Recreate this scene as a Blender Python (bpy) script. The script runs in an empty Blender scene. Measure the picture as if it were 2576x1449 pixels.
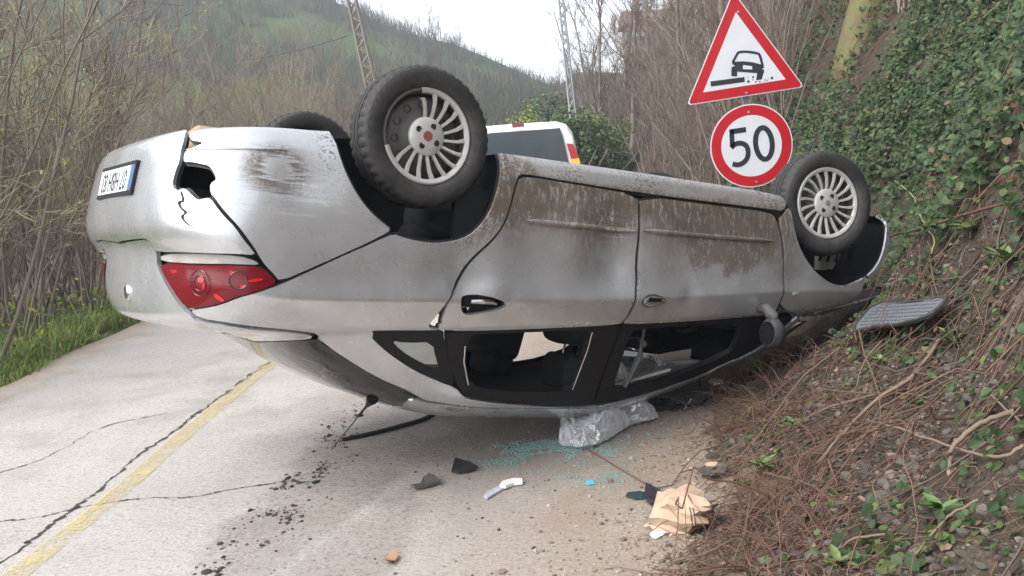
import bpy, bmesh, math, random
import numpy as np
from mathutils import Matrix, Vector
from mathutils.bvhtree import BVHTree
from mathutils.geometry import delaunay_2d_cdt
random.seed(4); RNG = np.random.default_rng(11)
sc = bpy.context.scene
COL = sc.collection
# ------------------------------------------------------------------ camera (pixels below are in a 2576 x 1449 frame of the photograph)
F_PX, PCX, PCY, CAM_H = 2283.04, 1288.0, 724.5, 1.5
CAMR = np.array([[0.99756405, -0.06975647, 0.0], [-0.01017726, -0.14554165, 0.98929978], [-0.06901006, -0.98688989, -0.14589704]])          # columns: camera right, down, forward in world
cam = bpy.data.cameras.new('camera'); cam.lens = 36*F_PX/2576; cam.sensor_width = 36
cam.clip_start = .05; cam.clip_end = 3000
camo = bpy.data.objects.new('camera', cam); COL.objects.link(camo)
m = np.eye(4); m[:3, 0] = CAMR[:, 0]; m[:3, 1] = -CAMR[:, 1]; m[:3, 2] = -CAMR[:, 2]; m[2, 3] = CAM_H
camo.matrix_world = Matrix(m.tolist()); sc.camera = camo
# ------------------------------------------------------------------ overcast sky, weak soft sun, exposure
SUN_EL, SUN_AZ = math.radians(48), math.radians(238)
w = bpy.data.worlds.new('World'); sc.world = w; w.use_nodes = True
nt = w.node_tree; bg = nt.nodes['Background']
sky = nt.nodes.new('ShaderNodeTexSky'); sky.sky_type = 'NISHITA'; sky.sun_disc = False
sky.sun_elevation = SUN_EL; sky.sun_rotation = SUN_AZ; sky.air_density = 1.0; sky.dust_density = 2.0; sky.ozone_density = 1.0
hs = nt.nodes.new('ShaderNodeHueSaturation'); hs.inputs['Saturation'].default_value = .18; hs.inputs['Value'].default_value = 1.25
nt.links.new(sky.outputs[0], hs.inputs['Color']); nt.links.new(hs.outputs[0], bg.inputs[0])
bg.inputs[1].default_value = .15
sun = bpy.data.lights.new('sun', 'SUN'); sun.energy = 1.5; sun.angle = math.radians(30); sun.color = (1, .97, .93)
suno = bpy.data.objects.new('sun', sun); COL.objects.link(suno)
suno.rotation_euler = (math.pi/2-SUN_EL, 0, math.pi-SUN_AZ)
sc.view_settings.view_transform = 'Standard'; sc.view_settings.look = 'None'
sc.view_settings.exposure = 1.15; sc.view_settings.gamma = 1.0
sc.cycles.use_denoising = True; sc.cycles.max_bounces = 6; sc.cycles.diffuse_bounces = 3; sc.cycles.transparent_max_bounces = 12
sc.cycles.caustics_reflective = False; sc.cycles.caustics_refractive = False
sc.cycles.volume_bounces = 1
sc.cycles.use_adaptive_sampling = True; sc.cycles.adaptive_threshold = .02
# ------------------------------------------------------------------ helpers
def ray(px):
    d = CAMR @ np.array([(px[0]-PCX)/F_PX, (px[1]-PCY)/F_PX, 1.0]); return d
def gnd(px, z=0.0):
    d = ray(px); s = (z-CAM_H)/d[2]; return np.array([0, 0, CAM_H])+s*d
def at_y(px, y):
    d = ray(px); return np.array([0, 0, CAM_H])+d*(y/d[1])
def tag(o, label=None, cat=None, group=None, kind=None):
    for k, v in (('label', label), ('category', cat), ('group', group), ('kind', kind)):
        if v: o[k] = v
    return o
def empty(name, loc=(0, 0, 0), parent=None):
    o = bpy.data.objects.new(name, None); COL.objects.link(o); o.location = loc; o.empty_display_size = .1
    if parent: o.parent = parent
    return o
def link(name, me, mats, parent=None):
    for mm in (mats if isinstance(mats, (list, tuple)) else [mats]): me.materials.append(mm)
    o = bpy.data.objects.new(name, me); COL.objects.link(o)
    if parent: o.parent = parent
    return o
def mesh(name, V, F, smooth=True, mi=None, normals=None):
    me = bpy.data.meshes.new(name)
    V = np.asarray(V, np.float32).reshape(-1, 3)
    if isinstance(F, np.ndarray):
        k = F.shape[1]; n = len(F)
        me.vertices.add(len(V)); me.vertices.foreach_set('co', V.ravel())
        me.loops.add(n*k); me.loops.foreach_set('vertex_index', F.astype(np.int32).ravel())
        me.polygons.add(n); me.polygons.foreach_set('loop_start', np.arange(0, n*k, k, dtype=np.int32))
        me.update(calc_edges=True)
    else:
        me.from_pydata(V.tolist(), [], [list(f) for f in F])
    me.polygons.foreach_set('use_smooth', np.full(len(me.polygons), smooth))
    if mi is not None: me.polygons.foreach_set('material_index', np.asarray(mi, np.int32))
    me.update()
    if normals is not None: me.normals_split_custom_set_from_vertices(np.asarray(normals).tolist())
    return me
def obj(name, V, F, mats, parent=None, smooth=True, mi=None, normals=None):
    return link(name, mesh(name, V, F, smooth, mi, normals), mats, parent)
def colattr(o, C):
    a = o.data.color_attributes.new('col', 'FLOAT_COLOR', 'POINT')
    a.data.foreach_set('color', np.concatenate([C, np.ones((len(C), 1))], 1).astype(np.float32).ravel())
class MB:                               # a small mesh collector
    def __init__(s): s.V = []; s.F = []; s.M = []; s.cur = 0
    def add(s, V, F):
        b = len(s.V); s.V += [tuple(map(float, v)) for v in V]; s.F += [tuple(int(i)+b for i in f) for f in F]; s.M += [s.cur]*len(F); return s
    def box(s, c, d, R=None, taper=1.0):
        d = np.array(d)/2; P = []
        for z in (-1, 1):
            k = 1 if z < 0 else taper
            for x, y in ((-1, -1), (1, -1), (1, 1), (-1, 1)): P.append((x*d[0]*k, y*d[1]*k, z*d[2]))
        P = np.array(P)
        if R is not None: P = P @ np.array(R).T
        return s.add(P+np.array(c), [(3, 2, 1, 0), (4, 5, 6, 7), (0, 1, 5, 4), (1, 2, 6, 5), (2, 3, 7, 6), (3, 0, 4, 7)])
    def tube(s, pts, r, n=8, cap=True):
        pts = np.array(pts, float); K = len(pts); r = np.broadcast_to(np.asarray(r, float), (K,))
        V, Fq = tubes(pts[None], r[None], n); F = [tuple(f) for f in Fq]
        if cap: F += [tuple(range(n))[::-1], tuple(range((K-1)*n, K*n))]
        return s.add(V, F)
    def lathe(s, prof, n=48, axis=1, c=(0, 0, 0), caps=False):   # prof: (radius, along axis)
        prof = np.array(prof, float); th = np.linspace(0, 2*np.pi, n, endpoint=False); P = []
        for r_, a in prof:
            q = np.zeros((n, 3)); o = [k for k in range(3) if k != axis]
            q[:, o[0]] = r_*np.cos(th); q[:, o[1]] = r_*np.sin(th); q[:, axis] = a; P.append(q)
        P = np.concatenate(P)+np.array(c); K = len(prof)
        F = [(i*n+j, i*n+(j+1) % n, (i+1)*n+(j+1) % n, (i+1)*n+j) for i in range(K-1) for j in range(n)]
        if caps: F += [tuple(range(n)), tuple(range((K-1)*n, K*n))]
        return s.add(P, F)
    def prism(s, poly, t, frame=None):   # 2D polygon (ccw) extruded from 0 to t along local z; frame 4x4 or (o,x,y,z)
        P = np.array(poly, float); n = len(P)
        Q = np.concatenate([np.c_[P, np.zeros(n)], np.c_[P, np.full(n, t)]])
        if frame is not None:
            o, x, y, z = [np.array(k, float) for k in frame]; Q = o+Q[:, :1]*x+Q[:, 1:2]*y+Q[:, 2:]*z
        return s.add(Q, [tuple(range(n))[::-1], tuple(range(n, 2*n))]+[(i, (i+1) % n, n+(i+1) % n, n+i) for i in range(n)])
    def build(s, name, mats, parent=None, smooth=False):
        me = mesh(name, s.V, s.F, smooth, s.M)
        bm = bmesh.new(); bm.from_mesh(me); bmesh.ops.recalc_face_normals(bm, faces=bm.faces); bm.to_mesh(me); bm.free()
        if smooth:
            me.set_sharp_from_angle(angle=math.radians(40))
        return link(name, me, mats, parent)
def tubes(P, R_, n=3):                   # P (N,K,3), R_ (N,K) -> verts, quads
    P = np.asarray(P, float); N, K, _ = P.shape
    T = np.gradient(P, axis=1); T /= np.linalg.norm(T, axis=2, keepdims=True)+1e-9
    up = np.zeros_like(T); up[..., 2] = 1; up[np.abs(T[..., 2]) > .9] = (1, 0, 0)
    A = np.cross(T, up); A /= np.linalg.norm(A, axis=2, keepdims=True)+1e-9; B = np.cross(T, A)
    th = np.arange(n)*2*np.pi/n
    V = P[:, :, None]+R_[:, :, None, None]*(A[:, :, None]*np.cos(th)[None, None, :, None]+B[:, :, None]*np.sin(th)[None, None, :, None])
    i, k, j = np.meshgrid(np.arange(N), np.arange(K-1), np.arange(n), indexing='ij')
    b = (i*K+k)*n; j2 = (j+1) % n
    F = np.stack([b+j, b+j2, b+n+j2, b+n+j], -1).reshape(-1, 4)
    return V.reshape(-1, 3), F
def chaikin(p, it=2, closed=True):
    p = [tuple(q) for q in p]
    for _ in range(it):
        o = []
        n = len(p)
        for i in range(n if closed else n-1):
            a, b = np.array(p[i]), np.array(p[(i+1) % n]); o += [a*.75+b*.25, a*.25+b*.75]
        if not closed: o = [np.array(p[0])]+o+[np.array(p[-1])]
        p = o
    return np.array(p)
def crom(pts, n=6):                      # open Catmull-Rom
    p = np.array(pts, float); q = np.concatenate([[2*p[0]-p[1]], p, [2*p[-1]-p[-2]]]); out = []
    for i in range(1, len(q)-2):
        for u in np.arange(n)/n:
            out.append(.5*((2*q[i])+(q[i+1]-q[i-1])*u+(2*q[i-1]-5*q[i]+4*q[i+1]-q[i+2])*u*u+(3*q[i]-q[i-1]-3*q[i+1]+q[i+2])*u**3))
    out.append(p[-1]); return np.array(out)
def vnoise(x, y, seed=0):                # cheap value noise, vectorised
    xi, yi = np.floor(x).astype(int), np.floor(y).astype(int); fx, fy = x-xi, y-yi
    fx, fy = fx*fx*(3-2*fx), fy*fy*(3-2*fy)
    def hsh(a, b):
        n = (a*374761393+b*668265263+seed*974711) & 0x7fffffff; n = ((n ^ (n >> 13))*1274126177) & 0x7fffffff
        return ((n ^ (n >> 16)) & 0xffff)/65535.0
    return (hsh(xi, yi)*(1-fx)+hsh(xi+1, yi)*fx)*(1-fy)+(hsh(xi, yi+1)*(1-fx)+hsh(xi+1, yi+1)*fx)*fy
def fbm(x, y, seed=0, o=4):
    s = 0; a = .5
    for k in range(o): s = s+a*vnoise(x*2**k, y*2**k, seed+k*7); a *= .5
    return s
def sst(a, b, x): t_ = np.clip((x-a)/(b-a), 0, 1); return t_*t_*(3-2*t_)
# ------------------------------------------------------------------ node helpers
class NT:
    def __init__(s, name):
        s.m = bpy.data.materials.new(name); s.m.use_nodes = True; s.t = s.m.node_tree
        s.b = s.t.nodes['Principled BSDF']; s.tc = None
    def n(s, typ, **kw):
        x = s.t.nodes.new(typ)
        for k, v in kw.items(): setattr(x, k, v)
        return x
    def l(s, a, b): s.t.links.new(a, b)
    def val(s, sock, v):
        if hasattr(v, 'is_output') or isinstance(v, bpy.types.NodeSocket): s.l(v, sock)
        else: sock.default_value = v
    def co(s, scale=(1, 1, 1), loc=(0, 0, 0), kind='Object', rot=(0, 0, 0)):
        if s.tc is None: s.tc = s.n('ShaderNodeTexCoord')
        mp = s.n('ShaderNodeMapping'); s.l(s.tc.outputs[kind], mp.inputs[0])
        mp.inputs['Scale'].default_value = scale; mp.inputs['Location'].default_value = loc; mp.inputs['Rotation'].default_value = rot
        return mp.outputs[0]
    def noise(s, scale=5, detail=4, rough=.55, co=None, sc3=(1, 1, 1), dist=0, kind='Object'):
        x = s.n('ShaderNodeTexNoise'); s.l(co if co is not None else s.co(sc3, kind=kind), x.inputs['Vector'])
        x.inputs['Scale'].default_value = scale; x.inputs['Detail'].default_value = detail; x.inputs['Roughness'].default_value = rough; x.inputs['Distortion'].default_value = dist
        return x.outputs[0]
    def math(s, op, a, b=0.0, c=None, clamp=False):
        x = s.n('ShaderNodeMath', operation=op, use_clamp=clamp); s.val(x.inputs[0], a); s.val(x.inputs[1], b)
        if c is not None: s.val(x.inputs[2], c)
        return x.outputs[0]
    def ramp(s, v, a, b, lo=0.0, hi=1.0):    # smooth map range
        x = s.n('ShaderNodeMapRange', interpolation_type='SMOOTHSTEP'); s.val(x.inputs['Value'], v)
        for k, q in (('From Min', a), ('From Max', b), ('To Min', lo), ('To Max', hi)): x.inputs[k].default_value = q
        return x.outputs[0]
    def mix(s, f_, a, b, blend='MIX'):
        x = s.n('ShaderNodeMix', data_type='RGBA', blend_type=blend); s.val(x.inputs[0], f_)
        for k, q in ((6, a), (7, b)):
            s.val(x.inputs[k], (q if not isinstance(q, tuple) else (*q[:3], 1.0)))
        return x.outputs[2]
    def fmix(s, f_, a, b):
        x = s.n('ShaderNodeMix', data_type='FLOAT'); s.val(x.inputs[0], f_); s.val(x.inputs[2], a); s.val(x.inputs[3], b); return x.outputs[0]
    def xyz(s, kind='Object'):
        if s.tc is None: s.tc = s.n('ShaderNodeTexCoord')
        x = s.n('ShaderNodeSeparateXYZ'); s.l(s.tc.outputs[kind], x.inputs[0]); return x.outputs
    def bump(s, h_, strength=.3, dist=.01):
        x = s.n('ShaderNodeBump'); x.inputs['Strength'].default_value = strength; x.inputs['Distance'].default_value = dist
        s.l(h_, x.inputs['Height']); s.l(x.outputs[0], s.b.inputs['Normal']); return x
    def set(s, **kw):
        nm = dict(base='Base Color', rough='Roughness', metal='Metallic', spec='Specular IOR Level', alpha='Alpha', trans='Transmission Weight', ior='IOR', coat='Coat Weight', coatr='Coat Roughness', em='Emission Color', ems='Emission Strength', sub='Subsurface Weight', sheen='Sheen Weight')
        for k, v in kw.items():
            i = s.b.inputs[nm[k]]
            if isinstance(v, tuple) and len(v) == 3: v = (*v, 1.0)
            s.val(i, v)
        return s.m
def simple(name, base, rough=.6, metal=0.0, var=.15, scale=20, bump=0.0, bdist=.003, **kw):
    t_ = NT(name); nz = t_.noise(scale, 4)
    lo = tuple(c*(1-var) for c in base); hi = tuple(min(1, c*(1+var)) for c in base)
    t_.set(base=t_.mix(nz, lo, hi), rough=t_.math('ADD', t_.math('MULTIPLY', nz, .15), rough-.07), metal=metal, **kw)
    if bump: t_.bump(t_.noise(scale*3, 3), bump, bdist)
    return t_.m
def attrmat(name, rough=.6, var=.2, scale=30, trl=0.0, spec=.4):
    t_ = NT(name); a = t_.n('ShaderNodeAttribute', attribute_name='col'); nz = t_.noise(scale, 3)
    t_.set(base=t_.mix(1.0, a.outputs['Color'], t_.mix(nz, (1-var,)*3, (1+var,)*3), 'MULTIPLY'), rough=rough, spec=spec)
    if trl:
        tr = t_.n('ShaderNodeBsdfTranslucent'); t_.l(a.outputs['Color'], tr.inputs[0]); mx = t_.n('ShaderNodeMixShader'); mx.inputs[0].default_value = trl
        out = t_.t.nodes['Material Output']; t_.l(t_.b.outputs[0], mx.inputs[1]); t_.l(tr.outputs[0], mx.inputs[2]); t_.l(mx.outputs[0], out.inputs[0])
    return t_.m
# ================================================================== THE SETTING
TOEY = [-12, 1.0, 2.0, 2.95, 3.6, 4.4, 5.13, 5.8, 6.5, 8.2, 14, 30, 60, 140, 260]
TOEX = [.1, .15, .25, .50, .87, .97, 1.09, 1.50, 1.85, 2.25, 2.5, 3.2, 5.0, 8.0, 12]
def toe(y): return np.interp(y, TOEY, TOEX)
def bankh(d):
    d = np.maximum(d, 0)
    return np.interp(d, [0, .25, 1.0, 2.7, 7, 20, 60, 140], [0, .08, .50, 3.25, 7.0, 14, 30, 55])
def terrain(x, y):
    x = np.asarray(x, float); y = np.asarray(y, float); d = x-toe(y)
    rough = (fbm(x*1.7, y*1.7, 3)-.47)*.16+(fbm(x*7, y*7, 5)-.47)*.05
    z = bankh(d)*(1-.25*sst(14, 60, y))+rough*sst(-.15, .5, d)*(1.7+.5*sst(2, 6, d))
    z = np.where(d < .1, -.05*(1-sst(-.45, .02, d+(fbm(x*3, y*3, 9)-.47)*.5))+z, z)
    lv = -4.0-x
    z = z+np.where(lv > 0, .07*sst(0, .25, lv)+(fbm(x*3, y*3, 8)-.47)*.12*sst(.1, .8, lv)-.10*np.maximum(lv-.8, 0)*(1-sst(6, 18, lv)), 0)
    crest = np.clip(17.0-.36*x, 3, 60)*sst(-70, -20, -x+0*y) if False else np.clip(13.2-.45*x, 2, 46)
    hl = crest*np.clip((y-26)/98, 0, None)**1.25*(1-sst(122, 190, y)*.75)*(1-sst(2, 14, d))
    hl = hl+(fbm(x*.06, y*.06, 21)-.47)*4*sst(40, 90, y)*(1-sst(2, 14, d))
    side = np.maximum(-x-16-.12*y, 0)*.32*sst(5, 25, y)
    return z+np.maximum(hl, 0)+side*(1-sst(60, 110, y))
def tnormal(x, y, e=.05):
    gx = (terrain(x+e, y)-terrain(x-e, y))/(2*e); gy = (terrain(x, y+e)-terrain(x, y-e))/(2*e)
    n = np.stack([-gx, -gy, np.ones_like(gx)], -1); return n/np.linalg.norm(n, axis=-1, keepdims=True)
def on_terrain(px, lift=0.0, far=60):
    d = ray(px); o = np.array([0, 0, CAM_H]); tt = np.concatenate([np.arange(.6, 16, .02), np.arange(16, far, .2)])
    P = o+d[None]*tt[:, None]; k = np.argmax(P[:, 2] < terrain(P[:, 0], P[:, 1])); P = P[k].copy(); P[2] = terrain(P[0], P[1])+lift; return P
def grid_axis(segs):
    out = [segs[0][0]]
    for a, b, st in segs: out += list(np.arange(a, b, st)[1:])+[b]
    return np.unique(np.round(out, 4))
gx = grid_axis([(-140, -40, 5), (-40, -12, 1.2), (-12, -3.9, .18), (-3.9, -.2, .5), (-.2, 4.2, .045), (4.2, 9, .16), (9, 40, 1.2), (40, 150, 5)])
gy = grid_axis([(-12, 1.2, .6), (1.2, 8.5, .05), (8.5, 16, .16), (16, 45, .8), (45, 160, 3), (160, 320, 10)])
GX, GY = np.meshgrid(gx, gy, indexing='ij'); GZ = terrain(GX, GY)
nx, ny = GX.shape; i_, j_ = np.meshgrid(np.arange(nx-1), np.arange(ny-1), indexing='ij'); b_ = i_*ny+j_
TF = np.stack([b_, b_+ny, b_+ny+1, b_+1], -1).reshape(-1, 4)
# soil, grass and scrub colours by place
D_ = GX-toe(GY); nz = fbm(GX*.9, GY*.9, 31); nz2 = fbm(GX*.05, GY*.05, 41)
soil = np.array([.074, .059, .046]); grass = np.array([.085, .12, .035]); hillg = np.array([.105, .130, .052]); scrub = np.array([.095, .082, .056]); litter = np.array([.10, .082, .058])
tcol = np.ones(GX.shape+(3,))*soil*(0.75+.6*nz[..., None])
wt = (1-sst(-.05, .42, D_+(fbm(GX*4, GY*4, 77)-.47)*.7))[..., None]; tcol = tcol*(1-wt)+np.array([.20, .150, .108])*(.8+.4*nz[..., None])*wt
wv = sst(1.4, 3.0, D_)[..., None]; tcol = tcol*(1-wv)+litter*wv
lv = sst(-.02, .25, -4.0-GX)[..., None]; tcol = tcol*(1-lv)+(grass*(.8+.5*nz[..., None]))*lv
lv = sst(1.0, 3.0, -4.0-GX)[..., None]; tcol = tcol*(1-lv)+litter*lv
hv = (sst(35, 60, GY)*(1-sst(2, 10, D_)))[..., None]; mixg = sst(.34, .50, nz2)[..., None]; tcol = tcol*(1-hv)+(hillg*mixg+scrub*(1-mixg))*hv
def soil_mat():
    t_ = NT('soil'); a = t_.n('ShaderNodeAttribute', attribute_name='col')
    n1 = t_.noise(18, 6, .7); n2 = t_.noise(120, 4, .65); vo = t_.n('ShaderNodeTexVoronoi'); t_.l(t_.co(), vo.inputs[0]); vo.inputs['Scale'].default_value = 45
    k = t_.mix(t_.ramp(n1, .3, .7), (.55, .55, .55), (1.35, 1.3, 1.25)); k2 = t_.mix(t_.ramp(n2, .35, .7), (.7, .7, .7), (1.25, 1.25, 1.25))
    t_.set(base=t_.mix(1.0, t_.mix(1.0, a.outputs['Color'], k, 'MULTIPLY'), k2, 'MULTIPLY'), rough=.95, spec=.2)
    t_.bump(t_.math('ADD', t_.math('MULTIPLY', n1, 1.0), t_.math('ADD', t_.math('MULTIPLY', n2, .5), t_.math('MULTIPLY', vo.outputs['Distance'], .6))), .8, .03); return t_.m
ter = obj('terrain', np.stack([GX, GY, GZ], -1).reshape(-1, 3), TF, soil_mat()); colattr(ter, tcol.reshape(-1, 3)); tag(ter, 'earth bank and wooded hillsides around the road', kind='structure')
# road slab
ry = grid_axis([(-12, 12, .25), (12, 46, 1)]); 
def redge(y): return -4.0+.012*(y-6.9)+.05*np.sin(y*1.3)+.03*np.sin(y*3.7)+np.where(y > 9, -.004*(y-9)**2, 0)
rx = np.linspace(0, 1, 24); RX = redge(ry)[:, None]*(1-rx)+(np.maximum(toe(ry)+.35, 1.3))[:, None]*rx; RY = np.repeat(ry[:, None], 24, 1); RZ = np.zeros_like(RX)
n_, m_ = RX.shape; i_, j_ = np.meshgrid(np.arange(n_-1), np.arange(m_-1), indexing='ij'); b_ = i_*m_+j_; RF = np.stack([b_, b_+1, b_+m_+1, b_+m_], -1).reshape(-1, 4)
V = np.stack([RX, RY, RZ], -1).reshape(-1, 3); low = V.reshape(n_, m_, 3)[:, 0].copy(); low[:, 2] = -.12; k0 = len(V); V = np.concatenate([V, low]); e_ = np.arange(n_-1); RF = np.concatenate([RF, np.stack([e_*m_, (e_+1)*m_, k0+e_+1, k0+e_], 1)])
def road_mat():
    t_ = NT('concrete'); X, Y, Z = t_.xyz()
    n1 = t_.noise(2.2, 5, .6); n2 = t_.noise(60, 5, .75); n3 = t_.noise(1, 5, .7, sc3=(17, 24, 9)); n4 = t_.noise(260, 3, .7); n5 = t_.noise(.8, 3)
    base = t_.mix(t_.ramp(n1, .30, .70), (.355, .32, .29), (.50, .465, .435)); base = t_.mix(t_.ramp(n5, .4, .65), base, (.47, .44, .42))
    base = t_.mix(t_.math('MULTIPLY', t_.ramp(n2, .47, .66), .55), base, (.22, .185, .165))
    base = t_.mix(t_.math('MULTIPLY', t_.ramp(n4, .42, .22), .6), base, (.62, .58, .56)); base = t_.mix(t_.math('MULTIPLY', t_.ramp(n4, .56, .70), .5), base, (.17, .145, .13))
    fl = t_.math('MULTIPLY', t_.ramp(n3, .62, .68), t_.ramp(t_.noise(1.4, 3), .42, .60)); base = t_.mix(t_.math('MULTIPLY', fl, .65), base, (.11, .095, .085)); n6 = t_.noise(1, 5, .72, sc3=(26, 40, 9)); base = t_.mix(t_.math('MULTIPLY', t_.ramp(n6, .54, .66), t_.ramp(n1, .25, .65, .30, .75)), base, (.20, .165, .145)); base = t_.mix(t_.math('MULTIPLY', t_.ramp(n6, .44, .34), .35), base, (.60, .56, .54))
    # earth washed onto the slab from the bank side
    wx = t_.math('ADD', X, t_.math('MULTIPLY', t_.math('SUBTRACT', n1, .5), 1.1)); soil_ = t_.ramp(wx, -1.0, .70)
    base = t_.mix(t_.math('MULTIPLY', soil_, t_.ramp(t_.math('ADD', n2, t_.math('MULTIPLY', n1, .3)), .45, .75, .35, .95)), base, t_.mix(n2, (.16, .115, .080), (.33, .255, .19)))
    # smears of black mud, and a broad dark patch along the car's near edge
    def blob(cx_, cy_, rx_, ry_, rot):
        c, s_ = math.cos(rot), math.sin(rot); a = t_.math('SUBTRACT', X, cx_); b = t_.math('SUBTRACT', Y, cy_)
        u = t_.math('DIVIDE', t_.math('ADD', t_.math('MULTIPLY', a, c), t_.math('MULTIPLY', b, s_)), rx_); v = t_.math('DIVIDE', t_.math('SUBTRACT', t_.math('MULTIPLY', b, c), t_.math('MULTIPLY', a, s_)), ry_)
        return t_.ramp(t_.math('ADD', t_.math('ADD', t_.math('MULTIPLY', u, u), t_.math('MULTIPLY', v, v)), t_.math('MULTIPLY', t_.math('SUBTRACT', n1, .5), 2.2)), .35, 1.15, 1, 0)
    bl = None
    for q in ((-.95, 4.0, .32, 1.1, -.25), (-.85, 4.75, .35, .6, -.3), (-.72, 3.2, .22, .9, -.2), (-.1, 4.6, 1.0, .30, .1)):
        g = blob(*q); bl = g if bl is None else t_.math('MAXIMUM', bl, g)
    gr = t_.math('MULTIPLY', t_.ramp(t_.noise(26, 5, .75), .46, .62), t_.ramp(n2, .40, .56))
    base = t_.mix(t_.math('MULTIPLY', t_.math('MULTIPLY', bl, gr), .70, clamp=True), base, (.075, .065, .058)); base = t_.mix(t_.math('MULTIPLY', bl, .45), base, (.25, .215, .19))
    lf = t_.ramp(t_.math('ADD', X, t_.math('MULTIPLY', t_.math('SUBTRACT', n1, .5), .6)), -3.98, -3.45, 1, 0); base = t_.mix(t_.math('MULTIPLY', lf, .6), base, (.30, .225, .16))
    t_.set(base=base, rough=.92, spec=.25); t_.bump(t_.math('ADD', t_.math('MULTIPLY', n2, .6), t_.math('ADD', t_.math('MULTIPLY', n4, .35), t_.math('MULTIPLY', n6, .9))), .8, .010); return t_.m
road = obj('road', V, RF, road_mat()); tag(road, 'pale cracked concrete road', kind='structure')
def flat_strip(name, pts, wfun, z, mat_, parent=None, n=24):
    c = crom(pts, n); T_ = np.gradient(c, axis=0); T_ /= np.linalg.norm(T_, axis=1, keepdims=True); N_ = np.stack([-T_[:, 1], T_[:, 0]], 1); k = np.arange(len(c)); a, b = wfun(k)
    V = np.stack([np.c_[c+N_*a[:, None], np.full(len(c), z)], np.c_[c-N_*b[:, None], np.full(len(c), z)]], 1).reshape(-1, 3); F = [(2*i, 2*i+1, 2*i+3, 2*i+2) for i in range(len(c)-1)]
    return obj(name, V, F, mat_, parent)
def line_mat():
    t_ = NT('worn_yellow_paint'); n1 = t_.noise(5, 4, .6); n2 = t_.noise(70, 5, .75)
    t_.set(base=t_.mix(n2, (.50, .40, .15), (.60, .51, .27)), rough=.85, alpha=t_.math('MULTIPLY', t_.ramp(t_.math('ADD', t_.math('MULTIPLY', n1, .6), t_.math('MULTIPLY', n2, .8)), .54, .88), .85)); return t_.m
yl = [gnd(p)[:2] for p in ((48, 1440), (259, 1273), (397, 1152), (518, 1048), (657, 936))]; yl = [yl[0]+(yl[0]-yl[1])*5]+yl+[np.array([-1.75, 12.]), np.array([-1.7, 25.])]
flat_strip('yellow_line', yl, lambda k: (.055+.006*RNG.random(len(k)), .055+.006*RNG.random(len(k))), .004, line_mat(), road)
CRK = simple('crack_dark', (.045, .038, .032), .95)
def crack(px, wd, seed, ext=None):
    P = [gnd(p)[:2] for p in px]; 
    if ext is not None: P = ext(P)
    c = crom(P, 22); r = np.random.default_rng(seed); nn_ = len(c); jit = np.convolve(r.normal(0, 1, nn_+8), np.ones(3)/3, 'same')[4:-4]; c = c+np.stack([jit*.016, jit*.008], 1)
    wv_ = wd*(.25+1.5*np.abs(np.convolve(r.normal(0, 1, nn_+8), np.ones(4)/2, 'same')[4:-4])); flat_strip('crack', c, lambda k: (wv_, wv_*.8), .0025, CRK, road, 1)
crack([(0, 1420), (90, 1352), (173, 1290), (259, 1226), (346, 1148), (432, 1092), (492, 1044), (570, 988), (682, 906)], .0075, 1, lambda P: [P[0]+(P[0]-P[1])*6.0]+P+[np.array([-1.93, 9.]), np.array([-1.8, 14.])])
crack([(199, 1277), (346, 1256), (484, 1251), (570, 1234), (657, 1221), (721, 1212), (780, 1214)], .0030, 2); crack([(0, 1312), (95, 1303), (199, 1277)], .0032, 3); crack([(0, 1190), (120, 1150), (260, 1075), (420, 1040)], .002, 4)
# ================================================================== THE OVERTURNED CAR
CARR = np.array([[0.83903622, 0.52983736, -0.12365515], [0.51314345, -0.84616666, -0.14382555], [-0.18083701, 0.05722202, -0.98184704]])
CART = np.array([-0.71844991, 4.63603753, 1.71549701])
# ---- car surface: clamped cubic B-spline net (half car, y>=0)
XS=[-.6,0,1.1,2.2,2.9]
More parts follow.
